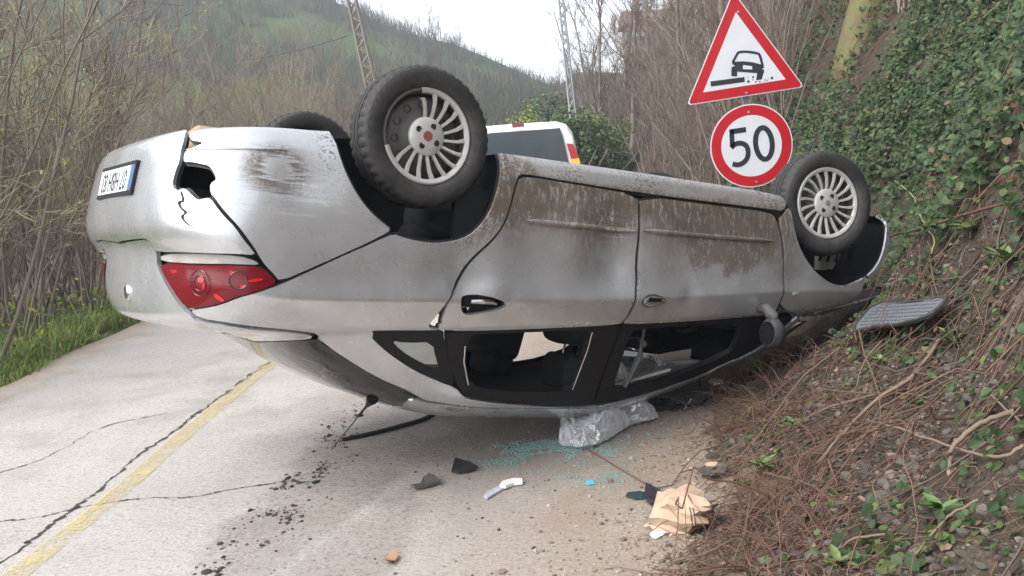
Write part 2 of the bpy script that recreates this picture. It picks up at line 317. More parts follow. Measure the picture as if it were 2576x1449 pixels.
# zr, zs(5), zf, xr, xf, w(5)
ROWS=[
(.25,[.22,.19,.18,.18,.20],.22,-.84,3.20,[.58,.60,.64,.64,.62]),
(.225,[.175,.16,.158,.16,.19],.20,-1.03,3.34,[.75,.775,.785,.785,.775]),
(.28,[.235,.215,.21,.215,.26],.30,-1.085,3.43,[.81,.825,.825,.825,.835]),
(.44,[.42,.40,.40,.40,.42],.42,-1.105,3.47,[.845,.855,.85,.85,.86]),
(.52,[.56,.55,.54,.53,.54],.54,-1.118,3.47,[.86,.868,.865,.863,.865]),
(.645,[.70,.68,.66,.62,.62],.60,-1.125,3.45,[.858,.866,.866,.862,.855]),
(.69,[.80,.78,.74,.67,.66],.66,-1.05,3.42,[.85,.860,.860,.856,.845]),
(.80,[.885,.860,.815,.725,.70],.68,-1.04,3.39,[.852,.870,.874,.866,.845]),
(.86,[.900,.874,.828,.738,.712],.70,-1.035,3.37,[.848,.866,.870,.862,.84]),
(.955,[.95,.935,.885,.80,.77],.72,-1.02,3.30,[.81,.832,.838,.832,.80]),
(1.02,[.99,.98,.93,.845,.81],.75,-.99,3.18,[.775,.808,.822,.815,.77]),
(1.045,[1.005,.995,.945,.86,.83],.79,-.91,3.08,[.755,.793,.808,.80,.75]),
(1.05,[1.02,1.005,.955,.87,.845],.86,-.66,2.90,[.73,.78,.795,.79,.74]),
(1.08,[1.045,1.02,.97,.885,.86],.91,-.57,2.79,[.71,.77,.785,.775,.73]),
(1.215,[1.13,1.13,1.09,1.02,.97],1.02,-.37,2.57,[.67,.715,.73,.72,.69]),
(1.335,[1.26,1.26,1.24,1.19,1.14],1.17,-.10,2.35,[.62,.645,.66,.65,.62]),
(1.41,[1.34,1.35,1.37,1.34,1.28],1.33,.16,2.15,[.575,.59,.60,.59,.57]),
(1.445,[1.38,1.40,1.445,1.42,1.38],1.39,.31,2.04,[.50,.51,.525,.515,.50]),
(1.465,[1.42,1.44,1.49,1.47,1.43],1.43,.48,1.94,[.32,.33,.34,.33,.32]),
(1.472,[1.44,1.455,1.505,1.485,1.45],1.45,.55,1.89,[0,0,0,0,0]),
]
def control():
    rows=[]
    for zr,zs,zf,xr,xf,w in ROWS:
        L=xf-xr; k=min(1,L/3.4)
        cols=[]
        rear=[(0,0,1),(.002,.32,1),(.025,.66,.9),(.11,.93,.6),(.34,1.0,.15)]
        front=[(.36,1,.15),(.13,.95,.6),(.05,.66,.9),(.012,.3,1),(0,0,1)]
        W=lambda x:np.interp(x,XS,w); Z=lambda x:np.interp(x,XS,zs)
        for dx,fy,fz in rear:
            x=xr+dx*k; cols.append((x,fy*W(x),zr*fz+Z(x)*(1-fz)))
        a,b=xr+.62*k,xf-.75*k
        for u in np.linspace(0,1,7):
            x=a+(b-a)*u; cols.append((x,W(x),Z(x)))
        for dx,fy,fz in front:
            x=xf-dx*k; cols.append((x,fy*W(x),zf*fz+Z(x)*(1-fz)))
        rows.append(cols)
    return np.array(rows) # Nr,Nc,3
def basis(n,t):
    # clamped uniform cubic, t in [0,1]
    k=3; kn=np.concatenate([np.zeros(k),np.linspace(0,1,n-k+1),np.ones(k)])
    t=np.clip(np.asarray(t,float),0,1-1e-9)
    B=((t[:,None]>=kn[None,:-1])&(t[:,None]<kn[None,1:])).astype(float)
    for d in range(1,k+1):
        m=B.shape[1]-1; nb=np.zeros((len(t),m))
        for i in range(m):
            a=kn[i+d]-kn[i]; b=kn[i+d+1]-kn[i+1]
            if a>0: nb[:,i]+=(t-kn[i])/a*B[:,i]
            if b>0: nb[:,i]+=(kn[i+d+1]-t)/b*B[:,i+1]
        B=nb
    return B
CP=control(); NR,NC=CP.shape[:2]
DENTS=[((.16,.84,.74),.13,.035),((.55,.85,.62),.18,.030),((1.0,.86,.64),.14,.052),((.80,.86,.50),.12,-.008),((1.52,.86,.78),.05,.016),((1.45,.86,.55),.22,.012),((1.95,.86,.6),.15,.010),((-.55,.82,.42),.14,.018),((-.8,.7,.5),.12,.014),((2.35,.85,.6),.12,.012),((.35,.83,.80),.06,-.010),((.10,.84,.80),.05,-.012)]
def S0(s,v):
    return np.einsum('pi,pj,ijk->pk',basis(NR,v),basis(NC,np.abs(s)),CP)
def S(s,v):                              # s in [-1,1]: negative is the far side; dents and a crushed front roof corner
    s=np.asarray(s,float); P=S0(s,np.asarray(v,float))
    k=sst(1.15,2.1,P[:,0])*sst(1.02,1.40,P[:,2]); P[:,2]-=.13*k; P[:,1]-=.03*k*np.sign(P[:,1])
    for c_,r_,d_ in DENTS:
        g=np.exp(-((P-np.array(c_))**2).sum(1)/(r_*r_)); P[:,1]-=d_*g*(s>=0)
    lw=sst(-.2,.4,P[:,0])*(1-sst(2.2,2.6,P[:,0]))*sst(.25,.4,P[:,2])*(1-sst(.8,.9,P[:,2]))
    P[:,1]+=lw*.004*np.sin(P[:,0]*9+P[:,2]*5)*(s>=0)
    P[:,1]*=np.where(s<0,-1,1); P[:,0]+=(1-sst(-1.0,-.5,P[:,0]))*.095*P[:,1]; return P
def SN(s,v):
    e=2e-3
    s=np.asarray(s,float); v=np.asarray(v,float); sg=np.where(s<0,-1.,1.); a=np.abs(s)
    a0,a1=np.clip(a-e,0,1),np.clip(a+e,0,1); v0,v1=np.clip(v-e,0,.985),np.clip(v+e,0,.985)
    du=S(a1*sg,v)-S(a0*sg,v); du*=sg[:,None]; dv=S(s,v1)-S(s,v0)
    n=np.cross(dv,du); n*=sg[:,None]*1.0
    n/=np.linalg.norm(n,axis=1,keepdims=True)+1e-12
    bad=np.linalg.norm(np.cross(dv,du),axis=1)<1e-12; n[bad]=(0,0,1)
    ctr=np.array([1.1,0,.7]); P=S(s,v); fl=((P-ctr)*n*np.array([.3,1,1])).sum(1)<0; n[fl]*=-1
    return n
CAMC = CARR.T @ (np.array([0, 0, CAM_H])-CART)          # camera seen from the car's own frame
AS, BS = 6.4, 2.3                                        # rough metres per unit of s and v
gs, gv = np.linspace(-.25, 1, 360), np.linspace(0, 1, 260)
GSS, GVV = np.meshgrid(gs, gv, indexing='ij')
GP = S(GSS.ravel(), GVV.ravel())
nS, nV = len(gs), len(gv)
ii, jj = np.meshgrid(np.arange(nS-1), np.arange(nV-1), indexing='ij'); q0 = (ii*nV+jj).ravel()
TRI = np.concatenate([np.stack([q0, q0+nV, q0+nV+1], 1), np.stack([q0, q0+nV+1, q0+1], 1)])
BVH = BVHTree.FromPolygons(GP.tolist(), TRI.tolist())
def sv(px):                               # photo pixel -> surface parameters (s, v)
    d = CARR.T @ ray(px); d /= np.linalg.norm(d)
    loc, nr, idx, dist = BVH.ray_cast(Vector(CAMC), Vector(d))
    if loc is None:
        best = None
        for tt in np.linspace(2.2, 6.5, 90):
            l2, n2, i2, d2 = BVH.find_nearest(Vector(CAMC+d*tt))
            if best is None or d2 < best[0]: best = (d2, l2, i2)
        loc, idx = best[1], best[2]
    a, b, c = TRI[idx]; A, B, C_ = GP[a], GP[b], GP[c]; P = np.array(loc)
    v0, v1, v2 = B-A, C_-A, P-A
    d00, d01, d11, d20, d21 = v0@v0, v0@v1, v1@v1, v2@v0, v2@v1; dn = d00*d11-d01*d01
    y_ = (d11*d20-d01*d21)/dn if abs(dn) > 1e-16 else 0; z_ = (d00*d21-d01*d20)/dn if abs(dn) > 1e-16 else 0
    sf, vf = GSS.ravel(), GVV.ravel()
    return np.array([sf[a]*(1-y_-z_)+sf[b]*y_+sf[c]*z_, vf[a]*(1-y_-z_)+vf[b]*y_+vf[c]*z_])
def uv(pt):                               # (x,y) pixel | (x,y,v) pixel with v forced | ('uv',s,v)
    if pt[0] == 'uv': return np.array(pt[1:3], float)
    r = sv(pt[:2]); r[0] = max(r[0], 0)
    if len(pt) > 2: r[1] = pt[2]
    return r
def inside(pts, loops):
    c = np.zeros(len(pts), bool)
    for L in loops:
        x, y = L[:, 0], L[:, 1]; x2, y2 = np.roll(x, -1), np.roll(y, -1)
        for k in range(len(L)):
            cond = (y[k] > pts[:, 1]) != (y2[k] > pts[:, 1])
            with np.errstate(divide='ignore', invalid='ignore'): xx = (x2[k]-x[k])*(pts[:, 1]-y[k])/(y2[k]-y[k])+x[k]
            c ^= cond & (pts[:, 0] < xx)
    return c
def resample(L, step):
    out = []
    for a, b in zip(L, np.roll(L, -1, 0)):
        n = max(1, int(np.ceil(np.linalg.norm(b-a)/step)))
        for u in range(n): out.append(a+(b-a)*u/n)
    return np.array(out)
def expand(L, d):                         # move a closed loop outwards by d
    t_ = np.roll(L, -1, 0)-np.roll(L, 1, 0); t_ /= np.linalg.norm(t_, axis=1, keepdims=True)+1e-9
    n = np.stack([t_[:, 1], -t_[:, 0]], 1)
    area = (L[:, 0]*np.roll(L[:, 1], -1)-np.roll(L[:, 0], -1)*L[:, 1]).sum()
    return L+n*d*(1 if area > 0 else -1)
def cdt(loops, step):
    pts = np.concatenate(loops); E = []; k = 0
    for L in loops:
        n = len(L); E += [(k+i, k+(i+1) % n) for i in range(n)]; k += n
    lo, hi = pts.min(0), pts.max(0)
    gx, gy = np.meshgrid(np.arange(lo[0]+step/2, hi[0], step), np.arange(lo[1]+step/2, hi[1], step)); G = np.stack([gx.ravel(), gy.ravel()], 1)
    if len(G):
        G = G[inside(G, loops)]
        if len(G):
            dmin = np.full(len(G), 9.)
            for ch in np.array_split(pts, max(1, len(pts)//200)): dmin = np.minimum(dmin, np.sqrt(((G[:, None]-ch[None])**2).sum(2)).min(1))
            G = G[dmin > step*.45]
    allp = np.concatenate([pts, G]) if len(G) else pts
    r = delaunay_2d_cdt([Vector(p) for p in allp], E, [], 0, 1e-6)
    vs = np.array([tuple(v) for v in r[0]]); fs = np.array([f for f in r[2] if len(f) == 3])
    fs = fs[inside(vs[fs].mean(1), loops)]
    edges = np.concatenate([fs[:, [0, 1]], fs[:, [1, 2]], fs[:, [2, 0]]])
    key = np.sort(edges, 1); u, inv, cnt = np.unique(key, axis=0, return_inverse=True, return_counts=True)
    bnd = edges[cnt[inv.ravel()] == 1]
    return vs, fs, bnd
def panel(name, loop, mats, parent, holes=(), center=False, off=0.0, thick=.016, back=.012, step=.035, smooth=2, mirror=True, both=True, uvloop=False, dent=None):
    """A body panel traced as a loop of photo pixels on the car's surface; returns (left, right) objects, or one object when it crosses the centre line."""
    def prep(l, sm):
        L = np.array([uv(p) for p in l]) if not uvloop else np.array(l, float)
        L = L*[AS, BS]
        keep0 = L[:, 0] < 1e-4
        if sm: L = chaikin(L, sm)
        L = resample(L, .018)
        if center: L[L[:, 0] < .012, 0] = 0.0
        return L
    loops = [prep(loop, smooth)]+[prep(h_, smooth) for h_ in holes]
    def build(sg):
        vs, fs, bnd = cdt(loops, step)
        s_, v_ = vs[:, 0]/AS*sg, vs[:, 1]/BS
        sq = np.where(np.abs(s_) < 1e-9, 1e-9*sg, s_)
        P = S(sq, v_); N = SN(sq, v_)
        if center:
            cm = np.abs(s_) < 1e-7; N[cm] = SN(np.full(cm.sum(), .004), v_[cm])+SN(np.full(cm.sum(), -.004), v_[cm]); N /= np.linalg.norm(N, axis=1, keepdims=True)
        if dent is not None: P = dent(P, sg)
        P = P+N*off
        nv = len(P); V = [P]; NN = [N]; FF = [fs]; MI = [np.zeros(len(fs), int)]
        # orient outwards
        fn = np.cross(P[fs[:, 1]]-P[fs[:, 0]], P[fs[:, 2]]-P[fs[:, 0]]); fl = (fn*N[fs[:, 0]]).sum(1) < 0
        fs2 = fs.copy(); fs2[fl] = fs2[fl][:, ::-1]; FF[0] = fs2
        # flange
        b = bnd if not center else bnd[~((vs[bnd[:, 0], 0] < 1e-6) & (vs[bnd[:, 1], 0] < 1e-6))]
        ids = np.unique(b); mp = -np.ones(nv, int); mp[ids] = np.arange(len(ids))
        base = nv; k = len(ids)
        V += [P[ids], P[ids]-N[ids]*thick]
        tn = np.zeros((k, 3))
        for e0, e1 in b:
            t_ = P[e1]-P[e0]; o_ = np.cross(t_, N[e0]); tn[mp[e0]] += o_; tn[mp[e1]] += o_
        tn /= np.linalg.norm(tn, axis=1, keepdims=True)+1e-9
        NN += [tn, tn]
        e0, e1 = mp[b[:, 0]], mp[b[:, 1]]
        FF.append(np.concatenate([np.stack([base+e0, base+k+e0, base+k+e1], 1), np.stack([base+e0, base+k+e1, base+e1], 1)])); MI.append(np.full(2*len(b), 0))
        nb = nv+2*k
        if back is not None:
            bl = [expand(loops[0], back)]+[expand(h_, -back*.8) for h_ in loops[1:]]
            bl = [np.clip(l_, [0, 0], [AS, BS*.999]) for l_ in bl]
            v2, f2, b2 = cdt(bl, .09)
            s2 = np.where(v2[:, 0] < 1e-6, 1e-9, v2[:, 0]/AS)*sg
            P2, N2 = S(s2, v2[:, 1]/BS), SN(s2, v2[:, 1]/BS)
            V.append(P2-N2*(thick-.001)); NN.append(N2)
            fn = np.cross(P2[f2[:, 1]]-P2[f2[:, 0]], P2[f2[:, 2]]-P2[f2[:, 0]]); fl = (fn*N2[f2[:, 0]]).sum(1) < 0
            f2 = f2.copy(); f2[fl] = f2[fl][:, ::-1]
            FF.append(f2+nb); MI.append(np.full(len(f2), 1))
        return np.concatenate(V), np.concatenate(FF), np.concatenate(MI), np.concatenate(NN)
    mats = list(mats)
    if center:
        a, b_ = build(1), build(-1); n = len(a[0])
        return obj(name, np.concatenate([a[0], b_[0]]), np.concatenate([a[1], b_[1]+n]), mats, parent, True, np.concatenate([a[2], b_[2]]), np.concatenate([a[3], b_[3]]))
    a = build(1); L_ = obj(name, a[0], a[1], mats, parent[0] if isinstance(parent, tuple) else parent, True, a[2], a[3])
    if not both: return L_
    b_ = build(-1); R_ = obj(name, b_[0], b_[1], mats, parent[1] if isinstance(parent, tuple) else parent, True, b_[2], b_[3])
    return L_, R_
def on_car(px, lift=0.0):                 # point on the car's skin under a pixel, in the car's frame
    s_, v_ = sv(px); P = S([s_], [v_])[0]; N = SN([s_], [v_])[0]; return P+N*lift, N
# ---------------------------------------------------------------- paint with mud and scrapes
def paint_mat():
    t_ = NT('silver_paint'); X, Y, Z = t_.xyz()
    fine = t_.noise(90, 5, .7); str_ = t_.noise(1, 4, .6, sc3=(42, 20, 15)); big = t_.noise(3.2, 4, .6); hz = t_.noise(1, 3, .6, sc3=(5, 5, 60)); scr = t_.noise(1, 4, .75, sc3=(4, 4, 150))
    # mud thrown up from the sills: thick low on the doors, streaking away upwards
    edge = t_.math('ADD', Z, t_.math('MULTIPLY', t_.math('SUBTRACT', big, .5), .34))
    low = t_.ramp(edge, .30, .70, 1.0, 0.0)
    inx = t_.math('MULTIPLY', t_.ramp(X, .10, .42), t_.ramp(X, 2.1, 2.5, 1, 0))
    m1 = t_.math('MULTIPLY', t_.math('MULTIPLY', low, inx), t_.ramp(str_, .28, .54))
    m1 = t_.math('MULTIPLY', t_.math('MULTIPLY', m1, t_.ramp(fine, .28, .50)), t_.ramp(Z, .255, .30, .35, 1.0))
    sill = t_.math('MULTIPLY', t_.ramp(Z, .27, .30, 1, 0), inx)
    msill = t_.math('MULTIPLY', sill, t_.ramp(t_.math('ADD', fine, t_.math('MULTIPLY', big, .6)), .80, .94))
    # arch lip mud
    dx = t_.math('MULTIPLY', X, X); dz = t_.math('SUBTRACT', Z, .22); rr = t_.math('SQRT', t_.math('ADD', dx, t_.math('MULTIPLY', dz, dz)))
    arch = t_.math('MULTIPLY', t_.ramp(rr, .40, .56, 1, 0), t_.ramp(X, -.05, .22)); m2 = t_.math('MULTIPLY', arch, t_.ramp(t_.math('ADD', fine, t_.math('MULTIPLY', str_, .4)), .56, .80))
    # scuffed mud ring on the torn bumper side
    bx = t_.math('MULTIPLY', t_.math('SUBTRACT', X, -.645), 8.0); bz = t_.math('MULTIPLY', t_.math('SUBTRACT', Z, .385), 11.0)
    br = t_.math('ADD', t_.math('SQRT', t_.math('ADD', t_.math('MULTIPLY', bx, bx), t_.math('MULTIPLY', bz, bz))), t_.math('MULTIPLY', t_.math('SUBTRACT', hz, .5), 1.3))
    ring = t_.math('MULTIPLY', t_.ramp(br, .30, .70), t_.ramp(br, .8, 1.4, 1, 0)); m3 = t_.math('MULTIPLY', t_.math('MULTIPLY', ring, t_.ramp(t_.math('ADD', t_.math('MULTIPLY', hz, .6), t_.math('MULTIPLY', fine, .4)), .34, .56)), .9)
    m3 = t_.math('MULTIPLY', m3, t_.ramp(Y, .5, .6))
    bl2 = t_.math('MULTIPLY', t_.math('MULTIPLY', t_.ramp(X, -.55, -.44), t_.ramp(X, -.43, -.34, 1, 0)), t_.math('MULTIPLY', t_.ramp(Z, .55, .32), t_.ramp(fine, .50, .62)))
    specks = t_.math('MULTIPLY', t_.ramp(t_.noise(1, 3, .7, sc3=(20, 20, 170)), .64, .70), t_.ramp(t_.noise(2.3, 2), .40, .6))
    def cloud(x0, z0, rx, rz, lo, hi):
        a_ = t_.math('DIVIDE', t_.math('SUBTRACT', X, x0), rx); b_ = t_.math('DIVIDE', t_.math('SUBTRACT', Z, z0), rz)
        return t_.ramp(t_.math('ADD', t_.math('SQRT', t_.math('ADD', t_.math('MULTIPLY', a_, a_), t_.math('MULTIPLY', b_, b_))), t_.math('MULTIPLY', t_.math('SUBTRACT', t_.noise(8, 4, .65), .5), 1.5)), lo, hi, 1, 0)
    rag = t_.ramp(t_.math('ADD', t_.math('MULTIPLY', fine, .5), t_.math('MULTIPLY', str_, .5)), .36, .50)
    m4 = t_.math('MULTIPLY', t_.math('MAXIMUM', t_.math('MAXIMUM', cloud(1.78, .46, .42, .20, .75, 1.25), cloud(.42, .38, .22, .18, .6, 1.2)), cloud(1.02, .38, .16, .14, .5, 1.1)), rag)
    m1 = t_.math('MAXIMUM', m1, t_.math('MULTIPLY', m4, .9))
    wide = t_.math('MULTIPLY', t_.math('MULTIPLY', t_.ramp(t_.math('ADD', Z, t_.math('MULTIPLY', t_.math('SUBTRACT', big, .5), .4)), .45, .75, 1, 0), inx), .28)
    mud = t_.math('MAXIMUM', t_.math('MAXIMUM', m1, m2), t_.math('MAXIMUM', m3, t_.math('MAXIMUM', msill, bl2)))
    scm = t_.math('MULTIPLY', t_.math('MULTIPLY', t_.ramp(scr, .55, .61), t_.ramp(big, .42, .52)), t_.math('MULTIPLY', t_.math('MULTIPLY', t_.ramp(X, -.85, -.72), t_.ramp(X, -.45, -.30, 1, 0)), t_.math('MULTIPLY', t_.ramp(Z, .40, .44), t_.ramp(Z, .50, .56, 1, 0))))
    dark = t_.math('MAXIMUM', t_.math('MULTIPLY', specks, .16), t_.math('MULTIPLY', scm, .75))
    film_ = t_.ramp(t_.math('ADD', Z, t_.math('MULTIPLY', t_.math('SUBTRACT', big, .5), .5)), .38, .58, 1, 0)
    haze = t_.math('MULTIPLY', t_.math('MULTIPLY', t_.math('MAXIMUM', low, film_), inx), t_.math('MULTIPLY', t_.ramp(str_, .2, .6, .45, .85), t_.ramp(t_.math('ADD', Z, t_.math('MULTIPLY', big, .06)), .285, .335)))
    tan = t_.mix(t_.noise(14, 3), (.062, .046, .033), (.15, .115, .085))
    c0 = t_.mix(t_.ramp(t_.noise(7, 3), .35, .65), (.58, .595, .62), (.65, .665, .69))
    c0 = t_.mix(wide, c0, (.34, .25, .18)); c0 = t_.mix(haze, c0, (.17, .13, .098)); sc2 = t_.noise(1, 4, .7, co=t_.co((3, 3, 70), (1.7, 0, .4), 'Object', (0, .10, 0)))
    wsm = t_.math('MULTIPLY', t_.ramp(sc2, .53, .60), t_.math('MAXIMUM', t_.math('MAXIMUM', cloud(-.58, .50, .26, .09, .5, 1.1), cloud(1.0, .47, .14, .12, .4, 1.0)), cloud(-.15, .60, .2, .05, .5, 1.0)))
    c0 = t_.mix(t_.math('MULTIPLY', wsm, .8), c0, (.80, .82, .84)); c1 = t_.mix(dark, c0, (.07, .06, .055))
    t_.set(base=t_.mix(mud, c1, tan))
    dirt = t_.math('MAXIMUM', mud, t_.math('MAXIMUM', t_.math('MULTIPLY', dark, .5), haze))
    t_.set(metal=t_.fmix(dirt, .66, 0.0), rough=t_.fmix(dirt, t_.fmix(t_.ramp(big, .3, .7), .23, .31), .9), coat=t_.fmix(dirt, .8, 0.0), coatr=.05)
    cr_ = t_.noise(6, 1, .5, dist=.4)
    def near(x0, z0, r0): a_ = t_.math('SUBTRACT', X, x0); b_ = t_.math('SUBTRACT', Z, z0); return t_.ramp(t_.math('SQRT', t_.math('ADD', t_.math('MULTIPLY', a_, a_), t_.math('MULTIPLY', b_, b_))), r0*.25, r0, 1, 0)
    crm = t_.math('MAXIMUM', t_.math('MAXIMUM', near(.12, .74, .22), near(1.0, .66, .30)), near(1.52, .78, .13))
    cr_ = t_.math('MULTIPLY', t_.math('ABSOLUTE', t_.math('SUBTRACT', cr_, .5)), t_.math('MULTIPLY', crm, 3.5))
    t_.bump(t_.math('ADD', t_.math('ADD', t_.math('MULTIPLY', mud, .6), cr_), t_.math('ADD', t_.math('MULTIPLY', t_.noise(2.6, 0, .5), .9), t_.math('MULTIPLY', scm, -.25))), .25, .006)
    return t_.m
PAINT = paint_mat()
BLACK = simple('black_seal', (.012, .012, .013), .65)
TRIM = simple('black_trim', (.011, .011, .013), .48, var=.3, scale=8, spec=.3)
PLASTIC = simple('dark_plastic', (.016, .016, .018), .55, bump=.1, spec=.3)
def tyre_mat():
    t_ = NT('tyre_rubber'); X, Y, Z = t_.xyz(); rr = t_.math('SQRT', t_.math('ADD', t_.math('MULTIPLY', X, X), t_.math('MULTIPLY', Z, Z))); n1 = t_.noise(9, 5, .65); n2 = t_.noise(60, 4, .7)
    ring = t_.math('SINE', t_.math('MULTIPLY', rr, 700.0)); dust = t_.math('MULTIPLY', t_.ramp(t_.math('ADD', n1, t_.math('MULTIPLY', n2, .4)), .50, .85), t_.ramp(rr, .20, .30, .55, .25))
    t_.set(base=t_.mix(dust, (.020, .020, .022), (.095, .085, .075)), rough=t_.fmix(dust, .62, .95), spec=.35); t_.bump(t_.math('ADD', t_.math('MULTIPLY', t_.math('MULTIPLY', ring, t_.ramp(rr, .222, .226)), t_.math('MULTIPLY', t_.ramp(rr, .240, .244, 1, 0), .5)), n2), .35, .002); return t_.m
RUBBER = tyre_mat()
STEEL = simple('dusty_steel', (.10, .095, .09), .6, .3, var=.4, scale=10)
HUBCAP = simple('hubcap_silver', (.56, .55, .53), .42, .35, var=.22, scale=26)
DARKHOLE = simple('dark_hole', (.01, .01, .01), .8)
CHROME = simple('chrome', (.75, .76, .78), .14, 1.0, var=.05)
CLOTH = simple('seat_cloth', (.018, .018, .02), .9, bump=.2)
LINER = simple('headliner_cloth', (.05, .048, .046), .9)
BEIGE = simple('beige_visor_board', (.34, .31, .28), .85)
UNDER = simple('underbody', (.05, .045, .04), .85, var=.5, scale=6, bump=.3)
def glass_mat(name, tint, rough=.02, alpha=.35):
    t_ = NT(name); out = t_.t.nodes['Material Output']; tr = t_.n('ShaderNodeBsdfTransparent'); tr.inputs[0].default_value = (*tint, 1)
    gl = t_.n('ShaderNodeBsdfGlossy'); gl.inputs['Roughness'].default_value = rough; lw = t_.n('ShaderNodeFresnel'); lw.inputs[0].default_value = 1.5
    df = t_.n('ShaderNodeBsdfDiffuse'); df.inputs[0].default_value = (.05, .055, .055, 1); mx = t_.n('ShaderNodeMixShader'); mx2 = t_.n('ShaderNodeMixShader')
    t_.val(mx2.inputs[0], t_.ramp(t_.noise(6, 4), .2, .9, alpha*.5, alpha)); t_.l(tr.outputs[0], mx2.inputs[1]); t_.l(df.outputs[0], mx2.inputs[2])
    t_.l(t_.math('ADD', t_.math('MULTIPLY', lw.outputs[0], 1.3), .04, clamp=True), mx.inputs[0]); t_.l(mx2.outputs[0], mx.inputs[1]); t_.l(gl.outputs[0], mx.inputs[2]); t_.l(mx.outputs[0], out.inputs[0]); return t_.m
GLASS = glass_mat('window_glass', (.45, .5, .49)); REARGLASS = glass_mat('rear_window_glass', (.25, .28, .28), .04, .5)
PM = [PAINT, BLACK]
# ---------------------------------------------------------------- body
car = empty('overturned_car', CART.tolist())
mw = np.eye(4); mw[:3, :3] = CARR; mw[:3, 3] = CART; car.matrix_world = Matrix(mw.tolist())
tag(car, 'silver sedan lying overturned on its roof with muddy doors and torn rear bumper', 'car')
ARCH = [(831, 328), (844, 356), (852, 386), (868, 430), (889, 473), (911, 508), (937, 538), (967, 564), (985, 578)]
ARCH2 = [(990, 588), (1015, 598), (1059, 608), (1102, 612), (1145, 608), (1180, 595), (1210, 568), (1232, 538), (1249, 495), (1260, 451), (1262, 408)]
FARCH = [(1985, 515), (1989, 530), (1996, 565), (2007, 612), (2031, 658), (2058, 690), (2093, 715), (2128, 720), (2160, 707), (2178, 696)]
FARCH2 = [(2182, 694), (2198, 680), (2214, 653), (2226, 612), (2229, 580), (2223, 549), (2207, 534)]
U = .035
bump_rear = panel('rear_bumper', [('uv', 0, U), (330, 372, U), (420, 345, U), (466, 338, U), (467, 355), (460, 376), (455, 411), (448, 425), (440, 452), (438, 470), (452, 482),
    (459, 476), (470, 476), (487, 494), (501, 505), (514, 501), (531, 499), (548, 524), (566, 546), (592, 572), (613, 603), (631, 624), (643, 641), (600, 637), (500, 634), (400, 634), (390, 618), (380, 602), (366, 596), (330, 600), (300, 606), (282, 611), ('uv', 0, sv((278, 613))[1])],
    PM, car, holes=[[(456, 482), (462, 482), (470, 508), (457, 512), (463, 524), (478, 535), (464, 545), (476, 562), (494, 574), (471, 564), (456, 544), (470, 536), (457, 527), (449, 508), (464, 505)]], center=True, smooth=1, both=True, off=.008)
tag(bump_rear, 'torn silver bumper cover with a jagged crack')
bs = panel('rear_bumper_side', [(474, 338, U), (560, 330, U), (700, 326, U), (822, 327, U)]+ARCH+[(958, 594), (900, 623), (800, 668), (704, 708), (690, 690), (668, 668), (655, 648), (640, 622), (620, 594), (598, 566), (574, 541), (556, 520), (540, 497),
    (530, 487), (528, 462), (545, 452), (539, 434), (526, 416), (510, 412), (478, 406), (463, 408), (462, 395), (467, 378), (500, 366), (516, 358), (474, 352)], PM, (car, car), smooth=1)
quarter = panel('body_side', [(706, 716), (800, 674), (900, 629), (960, 601)]+ARCH2+[(1256, 390), (1252, 383, U), (1400, 400, U), (1700, 445, U), (1964, 494, U), (1979, 512), (1970, 531), (1950, 528), (1800, 509), (1607, 484), (1450, 459), (1340, 440), (1306, 437), (1299, 455), (1292, 475), (1283, 516), (1264, 568), (1233, 606), (1194, 640), (1163, 676), (1139, 720), (1127, 755), (1115, 775), (1112, 829),
    (1090, 831), (950, 831), (931, 834), (933, 848), (946, 862), (976, 889), (1040, 932), (1100, 959), (1148, 977), (1158, 990), (1172, 1003), (1220, 1012), (1298, 1020), (1410, 1027), (1506, 1023), (1545, 1014), (1600, 1001), (1673, 979), (1760, 953), (1863, 901), (1967, 833), (2000, 804), (2008, 797),
    ('uv', sv((2008, 797))[0]+.02, sv((2003, 797))[1]+.02), ('uv', sv((1863, 905))[0]+.045, sv((1863, 905))[1]+.025), ('uv', sv((1700, 985))[0]+.02, .895), ('uv', sv((1545, 1014))[0], .90), ('uv', sv((1400, 1030))[0], .90), ('uv', sv((1200, 1020))[0], .90), (1075, 1009), (1053, 998),
    (1022, 980), (973, 961), (924, 935), (875, 905), (826, 873), (800, 850), (772, 834), (709, 826), (579, 811), (500, 800), (478, 780), (501, 778), (558, 768), (614, 746), (666, 729)], PM, (car, car), smooth=1)
rdoor = panel('rear_door', [(1312, 446), (1340, 446), (1450, 465), (1604, 490), (1605, 540), (1603, 600), (1599, 680), (1594, 740), (1586, 775), (1574, 800), (1563, 816), (1428, 824), (1246, 831), (1119, 832), (1117, 822), (1121, 778), (1134, 752), (1147, 722), (1170, 680), (1200, 645), (1239, 610), (1270, 571), (1289, 518), (1298, 478), (1305, 455)],
    PM, (car, car), holes=[[(1160, 750), (1164, 744), (1180, 741), (1205, 741), (1240, 748), (1262, 756), (1272, 764), (1272, 772), (1256, 779), (1215, 788), (1180, 793), (1166, 790), (1160, 778), (1159, 764)]], smooth=1)
fdoor = panel('front_door', [(1611, 493), (1800, 517), (1938, 535), (1951, 548), (1964, 600), (1969, 650), (1968, 700), (1964, 745), (1954, 772), (1943, 791), (1837, 801), (1707, 810), (1570, 816), (1581, 802), (1594, 777), (1602, 742), (1607, 680), (1611, 600), (1613, 540)], PM, (car, car), smooth=1)
trunk = panel('boot_lid', [('uv', 0, sv((280, 621))[1]), (300, 613), (330, 607), (366, 603), (376, 608), (386, 622), (394, 640), (394, 665), (405, 692), (421, 724), (443, 758), (464, 780), (482, 797), (494, 808), (579, 819), (709, 834), (768, 841), (788, 851), (761, 855), (696, 857), (620, 857), ('uv', 0, .655)], PM, car, center=True, smooth=1)
